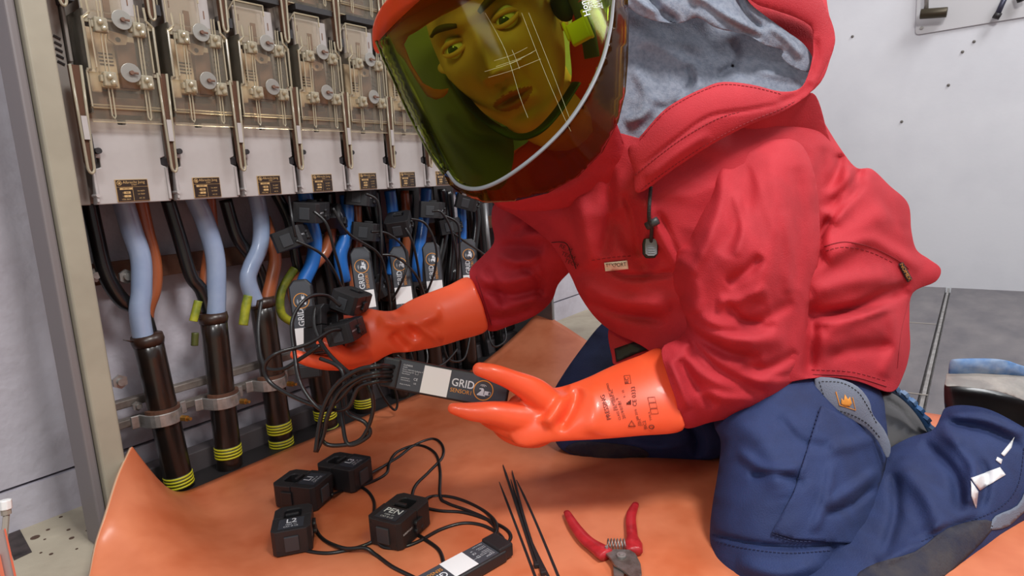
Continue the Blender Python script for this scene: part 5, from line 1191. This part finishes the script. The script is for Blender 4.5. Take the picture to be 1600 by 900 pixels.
# neck and the upper chest under the jacket
mb.cur = 0; mb.tube([HM @ Vector(q) for q in ((0, -.05, -.03), (0, -.09, -.04), (.01, -.12, -.06), (.02, -.15, -.10))], [.050, .050, .046, .04], 20)
body = mb.build('body', m_skin, pr, True, mats=[m_skin, m_lip])
for sx in (-1, 1):   # ears
    mb = MB(); P = [Vector((sx * (.072 + .006 * math.sin(q)), .005 + .028 * math.cos(q), -.005 - .012 * math.sin(q))) for q in [k * math.pi / 10 for k in range(-2, 17)]]
    mb.tube([HM @ p for p in P], .005, 8); mb.ball(HM @ Vector((sx * .072, .0, -.006)), .011, 8, (.5, 1.8, .8)); mb.build('ear', m_skin, body, True)
    mb = MB(); cx, cy, cz = sx * .032, .0155, .0675
    mb.ball((0, 0, 0), .0128, 12); mb.v = [HM @ (Vector(v) + Vector((cx, cy, cz))) for v in mb.v]; ey = mb.build('eye', m_eyew, body, True)
    mb = MB(); mb.ball((0, 0, 0), .0062, 10, (1, 1, .5)); mb.v = [HM @ (Vector(v) + Vector((cx - .001, cy - .002, cz + .0108))) for v in mb.v]; mb.build('iris', m_iris, body, True)
    # lids
    for yy, s_ in ((.0065, 1), (-.0055, -1)):
        P = [Vector((cx + .0150 * math.cos(q), cy + yy * math.sin(q) if s_ > 0 else cy + yy * math.sin(q), cz + .0125 - .0075 * (math.cos(q)) ** 2)) for q in [k * math.pi / 12 for k in range(13)]]
        mb = MB(); mb.tube([HM @ p for p in P], [.0012 + .0016 * math.sin(k * math.pi / 12) for k in range(13)], 8); mb.build('eyelid', m_skin, body, True)
    P = [Vector((sx * (.014 + .036 * t), .033 + .006 * math.sin(t * 2.4), .0905 - .020 * t ** 2)) for t in [k / 10 for k in range(11)]]
    mb = MB(); mb.tube([HM @ p for p in P], [.002 + .0025 * math.sin(min(1, k / 10 + .1) * math.pi) for k in range(11)], 8, flat=.8); mb.build('eyebrow', m_hair, body, True)

# ---- helmet, straps and face shield
class Sheet:
    def __init__(s, f): s.f = f
    def pt(s, x, y, off=0): return at(float(x), float(y), s.f(float(x), float(y)) - off)
def vd(x, y):
    t = (x - 588) * .899 - (y - 60) * .438; k = max(-1, min(1, (t - 185) / 190)); return .625 - .115 * math.sqrt(max(0, 1 - k * k)) ** .9
RP = [(968, -60), (960, -20), (957, 10), (953, 45), (941, 95), (918, 146), (885, 195), (845, 236), (800, 271), (765, 290), (738, 295), (715, 287), (700, 268)]
rs = spline(RP, 5)
helmet = Soft([(600, 28), (640, -30), (720, -110), (840, -150), (950, -130), (975, -60), (955, -20), (930, -25), (860, -35), (760, -35), (690, -8), (640, 24), (612, 50)], [(620, 30, .62), (800, -60, .60), (980, -40, .66)], scale=.6, step=8).build('helmet', m_helm, pr)
brim = Soft([(583, 72), (583, 40), (598, 8), (625, -18), (680, -50), (760, -80), (860, -95), (960, -80), (960, -50), (860, -60), (780, -40), (715, -2), (665, 24), (628, 45), (604, 66), (592, 84)], [(590, 60, .600), (650, 5, .545), (750, -60, .49), (950, -60, .56)], scale=.55, step=4).build('brim', m_helm, helmet)
shade = patch(Sheet(lambda x, y: vd(x, y) + .03), [(600, 55), (640, 20), (700, -20), (770, -40), (735, 0), (690, 24), (652, 48), (630, 70), (660, 130), (690, 140), (700, 138), (692, 152), (668, 150), (632, 92)], m_helm, 'headband', helmet, 0, sm=2, th=.002)
lens = patch(Sheet(vd), [(590, 66), (600, 92), (616, 126), (640, 180), (672, 240), (694, 272)] + [(p[0], p[1]) for p in rs[::-1][3:]] + [(900, -110), (780, -90), (680, -20), (625, 30)], m_lens, 'face_shield', helmet, 0, step=5, th=.0018)
def lipd(x, y):
    d = min(math.hypot(x - q[0], y - q[1]) for q in rs); return vd(x, y) + .0009 * d
lipp = [tuple(q) for q in rs] + [(690, 262), (703, 288), (722, 303), (758, 316), (805, 313), (855, 301), (902, 276), (940, 238), (965, 190), (976, 145), (980, 95), (981, 45), (980, -5), (982, -60)]
patch(Sheet(lipd), lipp, m_lip2, 'shield_edge', helmet, 0, step=7, th=.0018)
mb = MB(); mb.tube([at(q[0], q[1], vd(q[0], q[1]) - .002) for q in rs], .0023, 8, flat=.6); mb.build('edge_seal', m_rubber, helmet, True)
mb = MB(); mb.tube([at(q[0], q[1], vd(q[0], q[1]) + .001) for q in spline([(588, 64), (600, 92), (616, 126), (640, 180), (672, 240), (694, 272)], 5)], .0016, 8); mb.build('edge_seal', mat('olive_edge', (92, 96, 40), .3), helmet, True)
mb = MB(); sh = Sheet(vd)
surf_text(mb, sh, 'Honeywell', 909, -4, 14, 108, .002); 
for k in range(6): surf_text(mb, sh, ['EN166 EN170', 'GS-ET-29', 'CLASS 2 1', 'CE 0299 K', '8-2-0 3 1', 'ARC 12 cal'][k], 918 + k * 4, 2, 5, 108, .002)
mb.build('lettering', m_lightink, helmet)
mb = MB()  # short real scratches, and long pale streaks painting reflections on the lens
for pts in ([(757, 112), (800, 98), (838, 78)], [(775, 104), (810, 92), (832, 82)], [(763, 121), (800, 110), (845, 92)], [(772, 95), (800, 86), (824, 74)], [(800, 78), (806, 92), (812, 108)], [(796, 100), (806, 96), (815, 92)], [(758, 20), (790, 80), (812, 150), (825, 184)], [(815, 20), (850, 110), (880, 180), (892, 205)], [(826, 20), (862, 110), (890, 185)]):
    mb.tube([sh.pt(p[0], p[1], .0012) for p in spline(pts, 5)], .00011, 4)
mb.build('scratches', mat('scratch', (190, 190, 140), .4), helmet)
# dark cloth added inside to darken the view through the lens, chin strap, ear protectors
ng = Soft([(606, 70), (640, 40), (690, 20), (728, 40), (722, 90), (718, 120), (740, 160), (765, 190), (800, 215), (800, 262), (780, 296), (735, 290), (702, 268), (672, 222), (640, 160), (615, 105)], [(680, 100, .80), (740, 230, .77), (700, 200, .79), (640, 120, .80)], scale=.5, folds=[([(690, 60), (700, 130), (740, 190)], 8, 6), ([(700, 180), (740, 215), (790, 220)], 7, -7), ([(680, 200), (720, 250), (750, 280)], 8, 6)], wrinkle=2, step=5).build('neck_guard', mat('neck_guard', (84, 80, 66), .8), helmet)
mb = MB(); mb.tube([at(x, y, d) for x, y, d in spline([(700, 90, .70), (718, 140, .69), (752, 182, .68), (800, 212, .67), (836, 208, .665), (868, 178, .68), (900, 130, .70)], 5)], .007, 8, flat=.35); mb.build('chin_strap', m_black, helmet, True)
mb = MB(); mb.tube([at(x, y, d) for x, y, d in spline([(888, -30, .64), (905, 10, .64), (918, 50, .65), (925, 90, .66)], 5)], .009, 8, flat=.5); mb.build('side_strap', mat('strap_grey', (70, 74, 70), .6), helmet, True)
M = frame_at(904, 50, .625, 22, 0, -20); mb = MB(); mb.box(-.010, .010, -.011, .011, -.004, .004, M); mb.box(-.013, -.009, -.004, .016, -.003, .003, M); mb.box(.009, .013, -.012, .018, -.003, .003, M); mb.build('buckle', mat('yellow_buckle', (240, 226, 60), .4), helmet, bev=.0015)
M = frame_at(880, 5, .66, 20, 0, -20); mb = MB(); mb.ball((0, 0, 0), .017, 10, (.8, 1.2, .6)); mb.v = [M @ Vector(v) for v in mb.v]; mb.build('knob', m_black, helmet, True)
